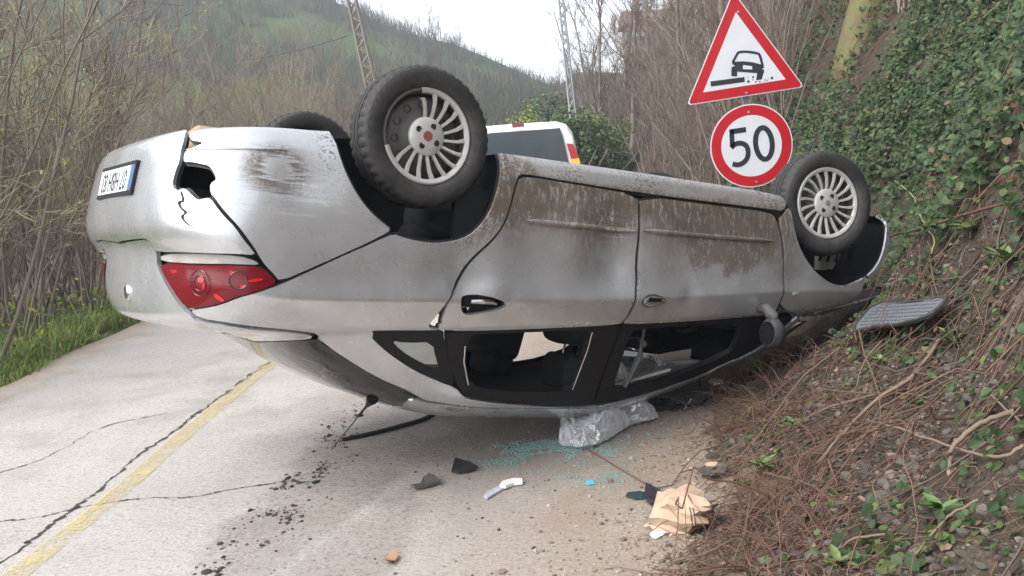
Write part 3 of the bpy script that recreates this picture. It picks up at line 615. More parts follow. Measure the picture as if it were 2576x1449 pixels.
fend = panel('front_fender', [(1975, 538), (1983, 522)]+FARCH[1:]+[('uv', sv((2178, 696))[0]+.01, .40), ('uv', sv((2178, 696))[0]+.02, .50), ('uv', .75, .60), (2014, 799), (2004, 792), (1962, 774), (1971, 745), (1975, 700), (1976, 650), (1971, 600), (1962, 550)], PM, (car, car), smooth=1)
fbump = panel('front_bumper', FARCH2+[(2216, 532), (2233, 549), (2238, 580), (2235, 614), (2222, 657), (2206, 686), (2190, 702)], PM, (car, car), smooth=1)
hood = panel('bonnet', [('uv', 1, .37), ('uv', .93, .39), ('uv', .84, .44), ('uv', .79, .53), ('uv', .77, .62), ('uv', .85, .66), ('uv', 1, .68)], PM, (car, car), smooth=1)
roofp = panel('roof', [('uv', 0, .884), ('uv', .06, .884), (1018, 1010), (1050, 1006), (1074, 1014), ('uv', sv((1200, 1020))[0], .9025), ('uv', .4, .9035), ('uv', .5, .905), ('uv', .68, .90), ('uv', .85, .875), ('uv', 1, .87), ('uv', 1, .996), ('uv', .5, .996), ('uv', 0, .996)], PM, car, center=True, smooth=1, back=None)
rwin = panel('rear_window', [('uv', 0, .667), (620, 861), (696, 861), (761, 859), (789, 855), (800, 857), (826, 877), (875, 909), (924, 939), (973, 965), (1022, 984), (1048, 996), (1048, 1003), (1020, 1006), ('uv', .08, .878), ('uv', 0, .878)], [REARGLASS, BLACK], car, center=True, off=-.003, thick=.005, back=None, smooth=1)
shield = panel('windscreen', [('uv', 1, .70), ('uv', .90, .70), ('uv', .82, .70), ('uv', .82, .78), ('uv', .81, .86), ('uv', .9, .862), ('uv', 1, .862)], [glass_mat('windscreen_glass', (.06, .07, .07), .05, .8), BLACK], (car, car), off=-.003, thick=.005, back=None, smooth=1)
qwin = panel('quarter_window', [(1111, 833), (1090, 834), (952, 834), (935, 837), (937, 847), (949, 860), (979, 886), (1042, 929), (1100, 955), (1146, 973), (1138, 925), (1126, 880), (1116, 845)], [TRIM, BLACK], (car, car), off=-.004, thick=.006, back=None,
    holes=[[(985, 858), (1020, 864), (1092, 862), (1106, 922), (1100, 930), (1060, 915), (1010, 885)]], smooth=1)
qg = panel('pane', [(985, 858), (1020, 864), (1092, 862), (1106, 922), (1100, 930), (1060, 915), (1010, 885)], [GLASS, BLACK], qwin, off=-.007, thick=.003, back=None, smooth=1)
rframe = panel('window_frame', [(1120, 835), (1246, 834), (1428, 827), (1561, 819), (1554, 845), (1545, 870), (1520, 930), (1501, 985), (1490, 1021), (1410, 1024), (1298, 1017), (1220, 1009), (1175, 999), (1161, 985), (1152, 966), (1140, 920), (1127, 872)], [TRIM, BLACK], rdoor, off=-.003, thick=.03, back=None,
    holes=[[(1187, 842), (1300, 838), (1488, 831), (1480, 855), (1462, 920), (1434, 983), (1389, 988), (1298, 987), (1246, 983), (1183, 972), (1172, 913), (1181, 861)]], smooth=1)
fframe = panel('window_frame', [(1571, 819), (1707, 813), (1837, 804), (1990, 795), (1996, 802), (1965, 830), (1863, 898), (1760, 949), (1673, 976), (1600, 997), (1545, 1011), (1494, 1021), (1505, 988), (1526, 930), (1550, 870), (1559, 845)], [TRIM, BLACK], fdoor, off=-.003, thick=.03, back=None,
    holes=[[(1598, 829), (1707, 822), (1868, 813), (1845, 877), (1833, 891), (1759, 927), (1673, 958), (1590, 976), (1548, 978), (1546, 965), (1563, 913), (1580, 861)]], smooth=1)
# tail lamps
def lamp_mat():
    t_ = NT('tail_lamp_red'); nz = t_.noise(1, 3, .5, sc3=(9, 9, 40)); X, Y, Z = t_.xyz()
    sp = []
    for x0, z0, r0 in ((-.955, .80, .01), (-.80, .79, .01)):  # two small highlights painted into the lens colour
        a = t_.math('SUBTRACT', X, x0); b = t_.math('SUBTRACT', Z, z0); sp.append(t_.ramp(t_.math('SQRT', t_.math('ADD', t_.math('MULTIPLY', a, a), t_.math('MULTIPLY', b, b))), r0*.4, r0, 1, 0))
    k = t_.math('MAXIMUM', sp[0], sp[1]); k = t_.math('MULTIPLY', k, t_.ramp(nz, .35, .6))
    t_.set(base=t_.mix(k, t_.mix(nz, (.095, .002, .006), (.17, .004, .010)), (.50, .015, .02)), rough=.2, coat=.5, coatr=.05, spec=.35); t_.bump(t_.noise(1, 2, .5, sc3=(6, 6, 160)), .12, .004); return t_.m
LAMP = lamp_mat(); LAMPW = simple('lamp_clear_strip', (.40, .38, .37), .25, var=.35, scale=18, coat=.6)
tl = panel('tail_lamp', [(402, 662), (492, 668), (605, 668), (652, 670), (672, 684), (698, 711), (664, 725), (613, 742), (557, 764), (502, 774), (475, 771), (454, 754), (432, 722), (413, 690)], [LAMP, BLACK], (car, car), off=.004, thick=.02, smooth=1)
tag(tl[0], 'red tail lamp lens'); 
LAMPD = simple('lamp_dark_red', (.035, .001, .003), .25, coat=.4); LAMPB = simple('painted_glint_red', (.55, .012, .018), .2, coat=.5)
def lamp_ring(px, r_, lift=.006):
    P, N = on_car(px); x = np.array([1, 0, 0])-N*N[0]; x /= np.linalg.norm(x); y = np.cross(N, x); mb = MB(); mb.tube([P+N*lift+r_*(math.cos(a)*x+math.sin(a)*y) for a in np.linspace(0, 2*np.pi, 29)], .0015, 6, False); mb.build('reflector_ring', LAMPD, tl[0], True)
def lamp_spot(px, a_, b_, rot):
    P, N = on_car(px); x = np.array([1, 0, 0])-N*N[0]; x /= np.linalg.norm(x); y = np.cross(N, x); c, s_ = math.cos(rot), math.sin(rot); mb = MB(); mb.prism([(a_*math.cos(t)*c-b_*math.sin(t)*s_, a_*math.cos(t)*s_+b_*math.sin(t)*c) for t in np.linspace(0, 2*np.pi, 14, endpoint=False)], .0012, (P+N*.0045, x, y, N)); mb.build('painted_glint', LAMPB, tl[0], True)  # lens highlight painted as a thin disc of brighter red
lamp_ring((505, 712), .050); lamp_ring((505, 712), .030); lamp_ring((600, 705), .034)
lamp_spot((508, 704), .016, .010, .3); lamp_spot((515, 722), .008, .014, 0); lamp_spot((552, 748), .024, .009, -.3); lamp_spot((642, 705), .030, .006, .2); lamp_spot((612, 720), .012, .005, .2)
ts = panel('clear_strip', [(400, 641), (500, 641), (601, 644), (645, 658), (652, 667), (605, 665), (492, 665), (402, 659)], [LAMPW, BLACK], tl, off=-.006, thick=.02, smooth=1)
# bump strips on the doors
def strip(pts, wd, mats, parent, lift=.008, name='side_moulding', both=True):
    pp = [np.array([uv(p) for p in pts])]
    for sg, par in ((1, parent[0]), (-1, parent[1])) if both else ((1, parent[0]),):
        q = crom(pp[0], 8); P = S(q[:, 0]*sg, q[:, 1]); N = SN(q[:, 0]*sg, q[:, 1]); T = np.gradient(P, axis=0); T /= np.linalg.norm(T, axis=1, keepdims=True); B = np.cross(N, T)
        tp = np.minimum(1, np.minimum(np.arange(len(P)), np.arange(len(P))[::-1])/3+.25)[:, None]
        sec = [(-.5, -.002), (-.42, lift*.8), (0, lift), (.42, lift*.8), (.5, -.002)]
        V = np.stack([P+B*a*wd*tp+N*b for a, b in sec], 1).reshape(-1, 3); n = 5
        F = [(i*n+j, i*n+j+1, (i+1)*n+j+1, (i+1)*n+j) for i in range(len(P)-1) for j in range(n-1)]
        obj(name, V, F, mats, par)
strip([(1326, 556), (1400, 563), (1500, 573), (1598, 582)], .028, PAINT, rdoor); strip([(1618, 580), (1720, 589), (1840, 599), (1944, 606)], .026, PAINT, fdoor)
strip([(470, 377), (560, 373), (640, 374), (720, 377)], .012, PAINT, (bs[0], bs[1]), .006, 'bumper_crease')
# door handles
def frame_at(px):
    P, N = on_car(px); P2, _ = on_car((px[0]+30, px[1])); x = P2-P; x -= N*(x@N); x /= np.linalg.norm(x); return P, x, np.cross(N, x), N
P, x, y, N = frame_at((1646, 757)); mb = MB()
el = [(a*.078, b*.033) for t_ in np.linspace(0, 2*np.pi, 28, endpoint=False) for a, b in [(math.cos(t_), math.sin(t_)*(1-.35*math.cos(t_)))]]
mb.prism([(a*1.03, b*1.06) for a, b in el], .006, (P-N*.003, x, y, N)); hb = mb.build('handle', BLACK, fdoor[0], True)
mb = MB(); mb.prism(el, .004, (P+N*.0, x, y, N)); mb.build('handle_surround', CHROME, hb, True)
mb = MB(); mb.prism([(a*.90, b*.80) for a, b in el], .004, (P+N*.0015, x, y, N)); mb.build('handle_cup', PAINT, hb, True)
mb = MB(); mb.prism([(-.048, -.001), (.046, -.001), (.042, .017), (-.048, .021)], .0035, (P+N*.004, x, y, N)); mb.build('handle_recess', DARKHOLE, hb)
mb = MB(); mb.tube([P-x*.066+N*.004-y*.003, P-x*.03+N*.012-y*.004, P+x*.03+N*.012-y*.004, P+x*.066+N*.004-y*.003], [.005, .006, .006, .004], 8); mb.build('grip', CHROME, hb, True)
P, x, y, N = frame_at((1215, 768)); mb = MB()
mb.box(P-N*.03, (.001, .001, .001)); mb.prism([(-.075, -.032), (.075, -.030), (.075, .034), (-.075, .036)], .004, (P-N*.045, x, y, N)); hh = mb.build('handle_cavity', DARKHOLE, rdoor[0])
tag(hh, 'dark hole where the rear handle is ripped out')
mb = MB(); mb.tube([P-x*.062-y*.0+N*.0-y*.012*0+(-y)*-.018, P-x*.02+y*.022+N*.006, P+x*.04+y*.017+N*.003, P+x*.066+y*.006], [.009, .011, .010, .004], 8); mb.build('broken_handle', CHROME, hh, True)
mb = MB()
for k in range(5): mb.tube([P+x*(-.05+.024*k)-N*.02, P+x*(-.045+.022*k)+y*.012-N*.004], .004+.001*(k % 2), 6)
mb.build('latch_rods', HUBCAP, hh, True)
for px in ((2002, 738),):
    P, x, y, N = frame_at(px); mb = MB(); mb.prism([(-.022, -.009), (.022, -.009), (.022, .009), (-.022, .009)], .006, (P-N*.002, x, y, N)); mb.prism([(-.010, -.004), (.016, -.004), (.016, .004), (-.010, .004)], .009, (P-N*.002, x, y, N)); mb.build('side_repeater', HUBCAP, fend[0])
# number plate and badge on the tail
def rear_x(y_, z_):
    l, n_, i_, d_ = BVH.ray_cast(Vector((-3, y_, z_)), Vector((1, 0, 0))); return l[0], np.array(n_)
PLATEW = simple('plate_white', (.72, .74, .76), .4, var=.06); PLATEB = simple('plate_blue', (.05, .16, .5), .4); INK = simple('plate_black', (.015, .015, .015), .5)
xz0 = rear_x(.05, .49)[0]; xz1 = rear_x(.05, .37)[0]
zc = .425; up_ = np.array([-(xz0-xz1)*-1, 0, .12]); up_ = np.array([(xz0-xz1), 0, .12]); up_ /= np.linalg.norm(up_); rt_ = np.array([rear_x(-.22, zc)[0]-rear_x(.22, zc)[0], -.44, 0]); rt_ /= np.linalg.norm(rt_); nn = np.cross(rt_, up_); nn /= np.linalg.norm(nn)
if nn[0] > 0: nn = -nn
o_ = np.array([rear_x(.05, zc)[0], .05, zc])+nn*.010
mb = MB(); mb.prism([(-.275, -.072), (.275, -.072), (.275, .072), (-.275, .072)], .014, (o_-nn*.012, rt_, up_, nn)); pl = mb.build('number_plate_holder', PLASTIC, car)
mb = MB(); mb.prism([(-.258, -.054), (.258, -.054), (.258, .054), (-.258, .054)], .004, (o_, rt_, up_, nn)); pw = mb.build('number_plate', PLATEW, pl)
mb = MB(); mb.prism([(-.258, -.054), (-.218, -.054), (-.218, .054), (-.258, .054)], .0012, (o_+nn*.004, rt_, up_, nn)); mb.build('blue_band', PLATEB, pw)
def text_mesh(name, body, size, frame, mat, parent, ext=.0015, bold=.0, sx=1.0, align='CENTER'):
    cu = bpy.data.curves.new(name, 'FONT'); cu.body = body; cu.size = size; cu.align_x = align; cu.align_y = 'CENTER'; cu.extrude = ext; cu.offset = bold
    o = bpy.data.objects.new(name, cu); COL.objects.link(o); dg = bpy.context.evaluated_depsgraph_get(); me = bpy.data.meshes.new_from_object(o.evaluated_get(dg)); bpy.data.objects.remove(o); bpy.data.curves.remove(cu)
    o_, x_, y_, z_ = frame; M = np.eye(4); M[:3, 0] = np.array(x_)*sx; M[:3, 1] = y_; M[:3, 2] = z_; M[:3, 3] = o_; me.transform(Matrix(M.tolist())); me.name = name; me.materials.clear()
    return link(name, me, mat, parent)
text_mesh('plate_lettering', '07 HBH 83', .120, (o_+nn*.0048+rt_*.02, rt_, up_, nn), INK, pw, .0008, 0, .72)
bz = .905; bx_, bn = rear_x(.0, bz); bo = np.array([bx_, 0, bz]); bn = np.array([-1, 0, .12]); bn /= np.linalg.norm(bn); bu = np.cross(bn, rt_); bu *= np.sign(bu[2])
mb = MB(); mb.lathe([(.001, .012), (.030, .010), (.036, .004), (.037, 0)], 28, 2); Vb = np.array(mb.V); mb.V = [tuple(bo+v[0]*rt_+v[1]*bu+v[2]*bn) for v in Vb]; bd = mb.build('badge', CHROME, trunk, True)
# aerial on the roof, bent against the road
P, N = on_car((936, 1004)); ANT_TIP = CARR.T @ (gnd((834, 1131), .01)-CART)
mb = MB(); bx = P; d_ = ANT_TIP-P; L = np.linalg.norm(d_); d_ /= L
mb.tube([bx-d_*.01, bx+d_*.05, bx+d_*.10], [.030, .017, .007], 10); an = mb.build('aerial_base', PLASTIC, car, True)
mb = MB(); mb.tube([bx+d_*.09, bx+d_*.22, bx+d_*.24, bx+d_*L], [.006, .006, .003, .0025], 8); mb.build('aerial_rod', PLASTIC, an, True)
# door mirror
P, x, y, N = frame_at((1912, 792)); x0 = np.array([1, 0, 0.]); z0 = np.array([0, 0, 1.]); y0 = np.array([0, 1., 0])
arm, _ = on_car((1912, 775)); mb = MB(); mb.tube([arm-y0*.02, arm+y0*.05-z0*.0, arm+y0*.09+z0*.04, arm+y0*.10+z0*.085], [.028, .030, .034, .030], 12); mi_ = mb.build('door_mirror', simple('mirror_scraped', (.075, .07, .068), .6, var=.8, scale=30), fdoor[0], True)
mb = MB(); c_ = arm+y0*.11+z0*.13-x0*.01
prof = [(.02, -.05), (.05, -.045), (.062, -.02), (.06, .01), (.04, .05), (.01, .065)]
mb.lathe(prof, 24, 0); V_ = np.array(mb.V); mb.V = [tuple(c_+np.array([v[0], v[1]*1.15, v[2]*1.35])) for v in V_]; mb.build('mirror_shell', simple('mirror_housing', (.05, .05, .055), .5, var=.8, scale=22), mi_, True)
mb = MB(); mb.lathe([(.001, -.052), (.046, -.052), (.046, -.047)], 24, 0); V_ = np.array(mb.V); mb.V = [tuple(c_+np.array([v[0], v[1]*1.15, v[2]*1.35])) for v in V_]; mb.build('mirror_glass', simple('mirror_dark', (.03, .03, .035), .1, .6), mi_, True)
# ---------------------------------------------------------------- wheels
def tyre(name, mat_, parent):
    R, W_ = .306, .0925
    prof = [(.205, .062), (.215, .078), (.235, .088), (.262, .0915), (.284, .086), (.296, .076), (.3035, .062), (.3055, .040), (.3055, .036), (.299, .034), (.299, .028), (.306, .026), (.306, .006), (.299, .004)]
    prof = prof+[(r_, -a) for r_, a in prof[::-1]]; n = 132; K = len(prof); th = np.arange(n)*2*np.pi/n
    pr = np.array(prof); Rm = np.repeat(pr[:, 0][:, None], n, 1); g = (np.arange(n) % 3 == 0)
    for k in range(K):
        if pr[k, 0] > .29 and abs(pr[k, 1]) > .034: Rm[k, g] -= .0065*(1 if abs(pr[k, 1]) < .08 else .4)
        if .2 < pr[k, 0] < .30 and abs(abs(pr[k, 1])-.0915) < .002: Rm[k] += .0
    V = np.stack([Rm*np.cos(th), np.repeat(pr[:, 1][:, None], n, 1), Rm*np.sin(th)], -1).reshape(-1, 3)
    F = [(i*n+j, i*n+(j+1) % n, (i+1)*n+(j+1) % n, (i+1)*n+j) for i in range(K-1) for j in range(n)]
    me = mesh(name, V, F, True); me.set_sharp_from_angle(angle=math.radians(35)); return link(name, me, mat_, parent)
def ang_ok(t_, miss):
    t_ %= 360; return miss is None or not (miss[0] < t_ < miss[1])
def make_wheel(name, loc, steer=0, roll=0, miss=None, side=1, cover=True):
    """Wheel with its axle along y, outside at +y. Angles run as seen in the photograph: x right, -z up."""
    wh = empty(name, loc, car); wh.rotation_euler = (0, 0, steer)
    if side < 0: wh.rotation_euler = (0, 0, math.pi+steer)
    tyre('tyre', RUBBER, wh)
    mb = MB(); mb.lathe([(.206, .066), (.196, .070), (.190, .060), (.186, -.05), (.200, -.066)], 64); mb.lathe([(.188, .004), (.172, .020), (.150, .030), (.120, .026), (.09, .030), (.07, .046), (.001, .046)], 64)
    rim = mb.build('rim', STEEL, wh, True)
    for k in range(12):
        a = math.radians(k*30+8); mb = MB(); mb.lathe([(.016, .033), (.016, .020), (.001, .020)], 12); V_ = np.array(mb.V); mb.V = [tuple((v[0]+.140*math.cos(a), v[1]+.001, v[2]-.140*math.sin(a))) for v in V_]; mb.build('rim_hole', DARKHOLE, rim, True)
    if not cover: return wh
    # trim cover: ring, swept spokes, hub plate
    mb = MB(); n = 120; sec = [(.208, .060), (.207, .070), (.200, .075), (.186, .071), (.182, .060)]
    for k in range(n):
        t0 = 360*k/n
        if not (ang_ok(t0, miss) and ang_ok(t0+360/n, miss)): continue
        V_ = []
        for t1 in (t0, t0+360/n):
            a = math.radians(t1+roll); V_ += [(r_*math.cos(a), y_, -r_*math.sin(a)) for r_, y_ in sec]
        mb.add(V_, [(i, i+1, 6+i, 5+i) for i in range(4)])
    cv = mb.build('wheel_cover', HUBCAP, wh, True)
    NSP = 18
    for k in range(NSP):
        t0 = 360*(k+.5)/NSP
        frac = 1.0
        if miss is not None and miss[0]-4 < t0 < miss[1]+2: continue
        if miss is not None and t0 > miss[0]-24 and t0 < miss[0]: frac = .86
        a0 = math.radians(t0+roll); mb = MB(); V_ = []
        for r_, wd, y_, sw in ((.070, .0115, .056, 0), (.11, .0095, .064, .01), (.15, .0115, .068, .04), (.190*frac, .016, .069, .10)):
            a = a0+sw; er = np.array([math.cos(a), 0, -math.sin(a)]); et = np.array([-math.sin(a), 0, -math.cos(a)]); ey = np.array([0, 1., 0])
            for q, dy in ((-.5, -.012), (-.36, 0), (.36, 0), (.5, -.012)): V_.append(er*r_+et*q*wd*1.45+ey*(y_+dy))
        F_ = [(i*4+j, i*4+j+1, (i+1)*4+j+1, (i+1)*4+j) for i in range(3) for j in range(3)]+[(0, 1, 2, 3), (12, 13, 14, 15)]
        mb.add(V_, F_); mb.build('spoke', HUBCAP, cv, False)
    mb = MB(); mb.lathe([(.084, .050), (.082, .062), (.074, .067), (.045, .069), (.030, .071), (.001, .071)], 48); hp = mb.build('hub_plate', HUBCAP, cv, True)
    for k in range(4):
        a = math.radians(45+90*k+roll*.5+12); mb = MB(); mb.lathe([(.0135, .0705), (.0125, .0695), (.001, .0695)], 16); mb.V = [(v[0]+.050*math.cos(a), v[1], v[2]-.050*math.sin(a)) for v in mb.V]; mb.build('bolt_hole', DARKHOLE, cv, True)
    return wh, cv
BADGE = simple('wheel_badge_red', (.26, .07, .06), .5, var=.4, scale=60); BADGEG = simple('wheel_badge_grey', (.18, .16, .16), .5)
zr_ = .305-.140
wl, cv = make_wheel('wheel', (0, .733, zr_), 0, 6, (98, 192)); tag(wl, 'wheel with a broken trim cover'); mb = MB(); mb.lathe([(.022, .071), (.021, .0735), (.001, .0738)], 20); mb.build('centre_badge', BADGE, cv, True)
make_wheel('wheel', (0, -.733, zr_), 0, 20, None, -1)
wf, cvf = make_wheel('wheel', (2.603, .745, .205), math.radians(14), 2); mb = MB(); mb.lathe([(.017, .071), (.016, .0735), (.001, .0738)], 20); mb.build('centre_badge', BADGEG, cvf, True)
make_wheel('wheel', (2.603, -.735, .205), math.radians(14), 30, None, -1)
# wheel wells: the arch outline carried inwards, then closed
def well(pts, name, depth=.34, shrink=.92):
    q = crom(np.array([uv(p) for p in pts]), 4)
    for sg in (1, -1):
        P = S(q[:, 0]*sg, q[:, 1]); N = SN(q[:, 0]*sg, q[:, 1]); P0 = P-N*.012; c_ = P.mean(0)
        P1 = c_+(P0-c_)*np.array([1.04, 1, 1.04]); P1[:, 1] = P0[:, 1]-.05*sg; P2 = P1.copy(); P2[:, 1] = (.84-depth)*sg
        n = len(P); V = np.concatenate([P0, P1, P2, P2.mean(0)[None]*[1, 1, 0]+[[0, 0, .15]]]); F = [(k*n+i, k*n+i+1, (k+1)*n+i+1, (k+1)*n+i) for k in range(2) for i in range(n-1)]+[(2*n+i, 2*n+i+1, 3*n) for i in range(n-1)]
        obj(name, V, F, UNDER2, car, True)
UNDER2 = simple('wheel_well_liner', (.006, .006, .007), .85, bump=.3, spec=.12)
well([(831, 326)]+ARCH+ARCH2+[(1256, 390), (1250, 383)], 'wheel_well'); well([(1976, 502)]+FARCH+FARCH2, 'wheel_well', .30)
# engine-bay bits glimpsed behind the front wheel
mb = MB(); mb.box((2.95, .52, .42), (.22, .05, .30)); mb.box((2.86, .56, .5), (.06, .06, .16)); mb.build('washer_bottle', simple('dirty_white_plastic', (.34, .31, .26), .5, var=.5, scale=14), car, True)
mb = MB()
for k in range(5): mb.tube([(2.80+.07*k, .60, .30+.03*(k % 2)), (2.82+.07*k, .63, .40), (2.80+.075*k, .60, .53)], .008, 6)
mb.build('hoses', PLASTIC, car, True)
mb = MB(); mb.tube([(2.603, .30, .22), (2.603, .70, .19)], .022, 8); mb.tube([(2.603, .62, .22), (2.62, .56, .62)], .028, 10); mb.tube([(0, -.68, .21), (0, .68, .21)], .035, 8); mb.tube([(2.603, -.30, .22), (2.603, -.70, .19)], .022, 8); mb.build('axle', UNDER, car, True)
# underside: floor pan, exhaust and silencer
mb = MB(); mb.box((1.28, 0, .205), (1.75, 1.40, .03)); mb.box((-.70, 0, .36), (.50, 1.02, .03)); mb.box((0, 0, .42), (.8, .96, .03)); mb.box((2.75, 0, .26), (1.0, .9, .03)); mb.build('floor_pan', UNDER, car)
mb = MB(); mb.tube([(2.3, .05, .17), (1.2, 0, .17), (.45, .05, .19), (.2, .2, .26), (-.3, .25, .27)], .024, 10); mb.tube([(-.42, .1, .25), (-.48, .12, .25), (-.80, .14, .25), (-.86, .15, .26)], [.05, .1, .1, .05], 14); mb.build('exhaust', simple('rusty_tan_metal', (.33, .25, .17), .6, .3, var=.35), car, True)
# interior seen through the empty windows
def cushion(name, c, d, R=None, mat_=None, parent=None):
    mb = MB(); mb.box(c, d, R); o = mb.build(name, mat_ or CLOTH, parent or car, True); b = o.modifiers.new('b', 'BEVEL'); b.width = min(d)*.35; b.segments = 4; return o
def rot_y(a): a = math.radians(a); return [[math.cos(a), 0, math.sin(a)], [0, 1, 0], [-math.sin(a), 0, math.cos(a)]]
for y_ in (.37, -.37):
    st = empty('front_seat', (0, 0, 0), car)
    cushion('seat_cushion', (1.55, y_, .46), (.52, .50, .16), None, None, st); cushion('backrest', (1.23 if y_ > 0 else 1.15, y_, .79 if y_ > 0 else .85), (.16, .50, .60 if y_ > 0 else .74), rot_y(-15), None, st)
    hr = cushion('headrest', (1.09, y_, 1.22), (.13, .28 if y_ > 0 else .34, .19), rot_y(-12), None, st); mb = MB()
    for k in (-.06, .06): mb = MB(); mb.tube([(1.15, y_+k, 1.04), (1.11, y_+k, 1.16)], .006, 6); mb.build('post', CHROME, hr, True)
cushion('rear_bench', (.30, 0, .50), (.50, 1.26, .18)); cushion('rear_backrest', (.02, 0, .78), (.14, 1.26, .52), rot_y(-20))
for y_ in (.40, -.40): cushion('rear_headrest', (-.08, y_, 1.10), (.10, .26, .15), rot_y(-12))
cushion('parcel_shelf', (-.32, 0, .99), (.36, 1.1, .03), None, PLASTIC)
cushion('dashboard', (2.22, 0, .82), (.42, 1.34, .26), rot_y(8), PLASTIC); mb = MB(); th_ = np.linspace(0, 2*np.pi, 25); mb.tube([(1.86+.08*math.sin(a), .37+.185*math.cos(a), .82+.17*math.sin(a)) for a in th_], .015, 8, False); mb.tube([(1.86, .20, .82), (1.88, .54, .82)], .02, 6); mb.tube([(1.86, .37, .82), (2.1, .37, .78)], .03, 8); mb.build('steering_wheel', PLASTIC, car, True)
q = np.array([(a, b) for a in np.linspace(.10, .78, 14) for b in np.linspace(.87, .985, 5)])
for sg in (1, -1):
    P = S(q[:, 0]*sg, q[:, 1])-SN(q[:, 0]*sg, q[:, 1])*.03; F = [(i*5+j, i*5+j+1, (i+1)*5+j+1, (i+1)*5+j) for i in range(13) for j in range(4)]; obj('headliner', P, F, LINER, car)
mb = MB(); mb.box((1.15, .60, .62), (.14, .06, .75)); mb.box((1.15, -.60, .62), (.14, .06, .75)); mb.build('pillar_trim', PLASTIC, car)
for y_ in (.77, -.77):
    mb = MB(); mb.box((.60, y_*.97, .62), (.86, .03, .52)); mb.box((1.62, y_*.97, .58), (.92, .03, .50)); mb.build('door_card', PLASTIC, car)
mb = MB(); P, N = on_car((1600, 900)); mb.add([(1.30, .55, 1.27), (1.62, .62, 1.18), (1.60, .25, 1.26), (1.26, .20, 1.33), (1.30, .55, 1.285), (1.62, .62, 1.195), (1.60, .25, 1.275), (1.26, .20, 1.345)], [(0, 1, 2, 3), (7, 6, 5, 4), (0, 4, 5, 1), (1, 5, 6, 2), (2, 6, 7, 3), (3, 7, 4, 0)]); tag(mb.build('sun_visor', BEIGE, car), 'beige sun visor hanging in the front window')
a_, _ = on_car((1630, 830)); b_, _ = on_car((1618, 905)); c_, _ = on_car((1573, 985)); mb = MB(); mb.tube([a_-N*.03, b_-N*.03, c_-N*.02], [.012, .016, .014], 6); tag(mb.build('seat_belt', simple('grey_webbing', (.10, .10, .105), .8), car, True), 'loose grey seat belt')
a_, _ = on_car((1490, 835)); b_, _ = on_car((1478, 880)); c_, _ = on_car((1440, 980)); mb = MB(); mb.tube([a_, b_, c_], .0045, 6); mb.build('window_channel', CHROME, rframe[0], True)
a_, _ = on_car((1170, 870)); b_, _ = on_car((1167, 910)); c_, _ = on_car((1178, 968)); mb = MB(); mb.tube([a_, b_, c_], .004, 6); mb.build('window_channel', CHROME, rframe[0], True)
# ================================================================== ROAD SIGNS, VAN, POLES
RED = simple('sign_red', (.42, .008, .014), .4, var=.14, scale=5, coat=.2); WHITE = simple('sign_white', (.58, .595, .63), .45, var=.10, scale=4, coat=.1); INKS = simple('sign_black', (.022, .024, .032), .45); GALV = simple('galvanised_steel', (.42, .44, .46), .45, .7, var=.2)
def ribbon2d(mb, pts, wd, t_, frame, closed=False):
    p = np.array(pts, float); n = len(p); T_ = (np.roll(p, -1, 0)-np.roll(p, 1, 0)) if closed else np.gradient(p, axis=0); T_ /= np.linalg.norm(T_, axis=1, keepdims=True)+1e-9; N_ = np.stack([-T_[:, 1], T_[:, 0]], 1)
    a, b = p+N_*wd/2, p-N_*wd/2; o, x, y, z = frame; m_ = n if closed else n-1
    f3 = lambda q, h_: o+q[:, :1]*x+q[:, 1:]*y+h_*z
    mb.add(np.concatenate([f3(a, t_), f3(b, t_), f3(a, 0), f3(b, 0)]), [(i, (i+1) % n, n+(i+1) % n, n+i) for i in range(m_)]+[(i, 2*n+i, 2*n+(i+1) % n, (i+1) % n) for i in range(m_)]+[(n+i, n+(i+1) % n, 3*n+(i+1) % n, 3*n+i) for i in range(m_)])
SY = 8.3
c_round = at_y((1890, 367), SY); c_tri = at_y((1876, 175), SY-.02)
# sign plane: faces the camera, leaning as in the photo
up_s = at_y((1878, 240), SY)-at_y((1907, 490), SY); up_s /= np.linalg.norm(up_s)
r_s = at_y((2018, 222), SY)-at_y((1733, 262), SY); r_s -= up_s*(r_s@up_s); r_s /= np.linalg.norm(r_s); n_s = np.cross(r_s, up_s); n_s *= -np.sign(n_s[1])
sign = empty('road_sign', (at_y((1907, 490), SY+.05)-up_s*1.0).tolist()); bo_ = np.array(sign.location)
tag(sign, 'leaning post with a red triangular loose-edge warning sign above a round 50 speed limit sign', 'road sign')
sl = lambda P: np.array(P)-bo_
def rounded(poly, r_, n=6):
    out = []; P = np.array(poly, float)
    for k in range(len(P)):
        a, b, c = P[k-1], P[k], P[(k+1) % len(P)]; u = (a-b)/np.linalg.norm(a-b); v = (c-b)/np.linalg.norm(c-b)
        for t_ in np.linspace(0, 1, n): out.append((1-t_)**2*(b+u*r_)+2*t_*(1-t_)*b+t_**2*(b+v*r_))
    return out
px_m = SY/F_PX*1.0
def tri(sz): 
    h_ = sz*math.sqrt(3)/2; return [(-sz/2, -h_/3), (sz/2, -h_/3), (0, 2*h_/3)]
TS = 1.07
fr = lambda c, off=0.0: (sl(c)+n_s*off, r_s, up_s, n_s)
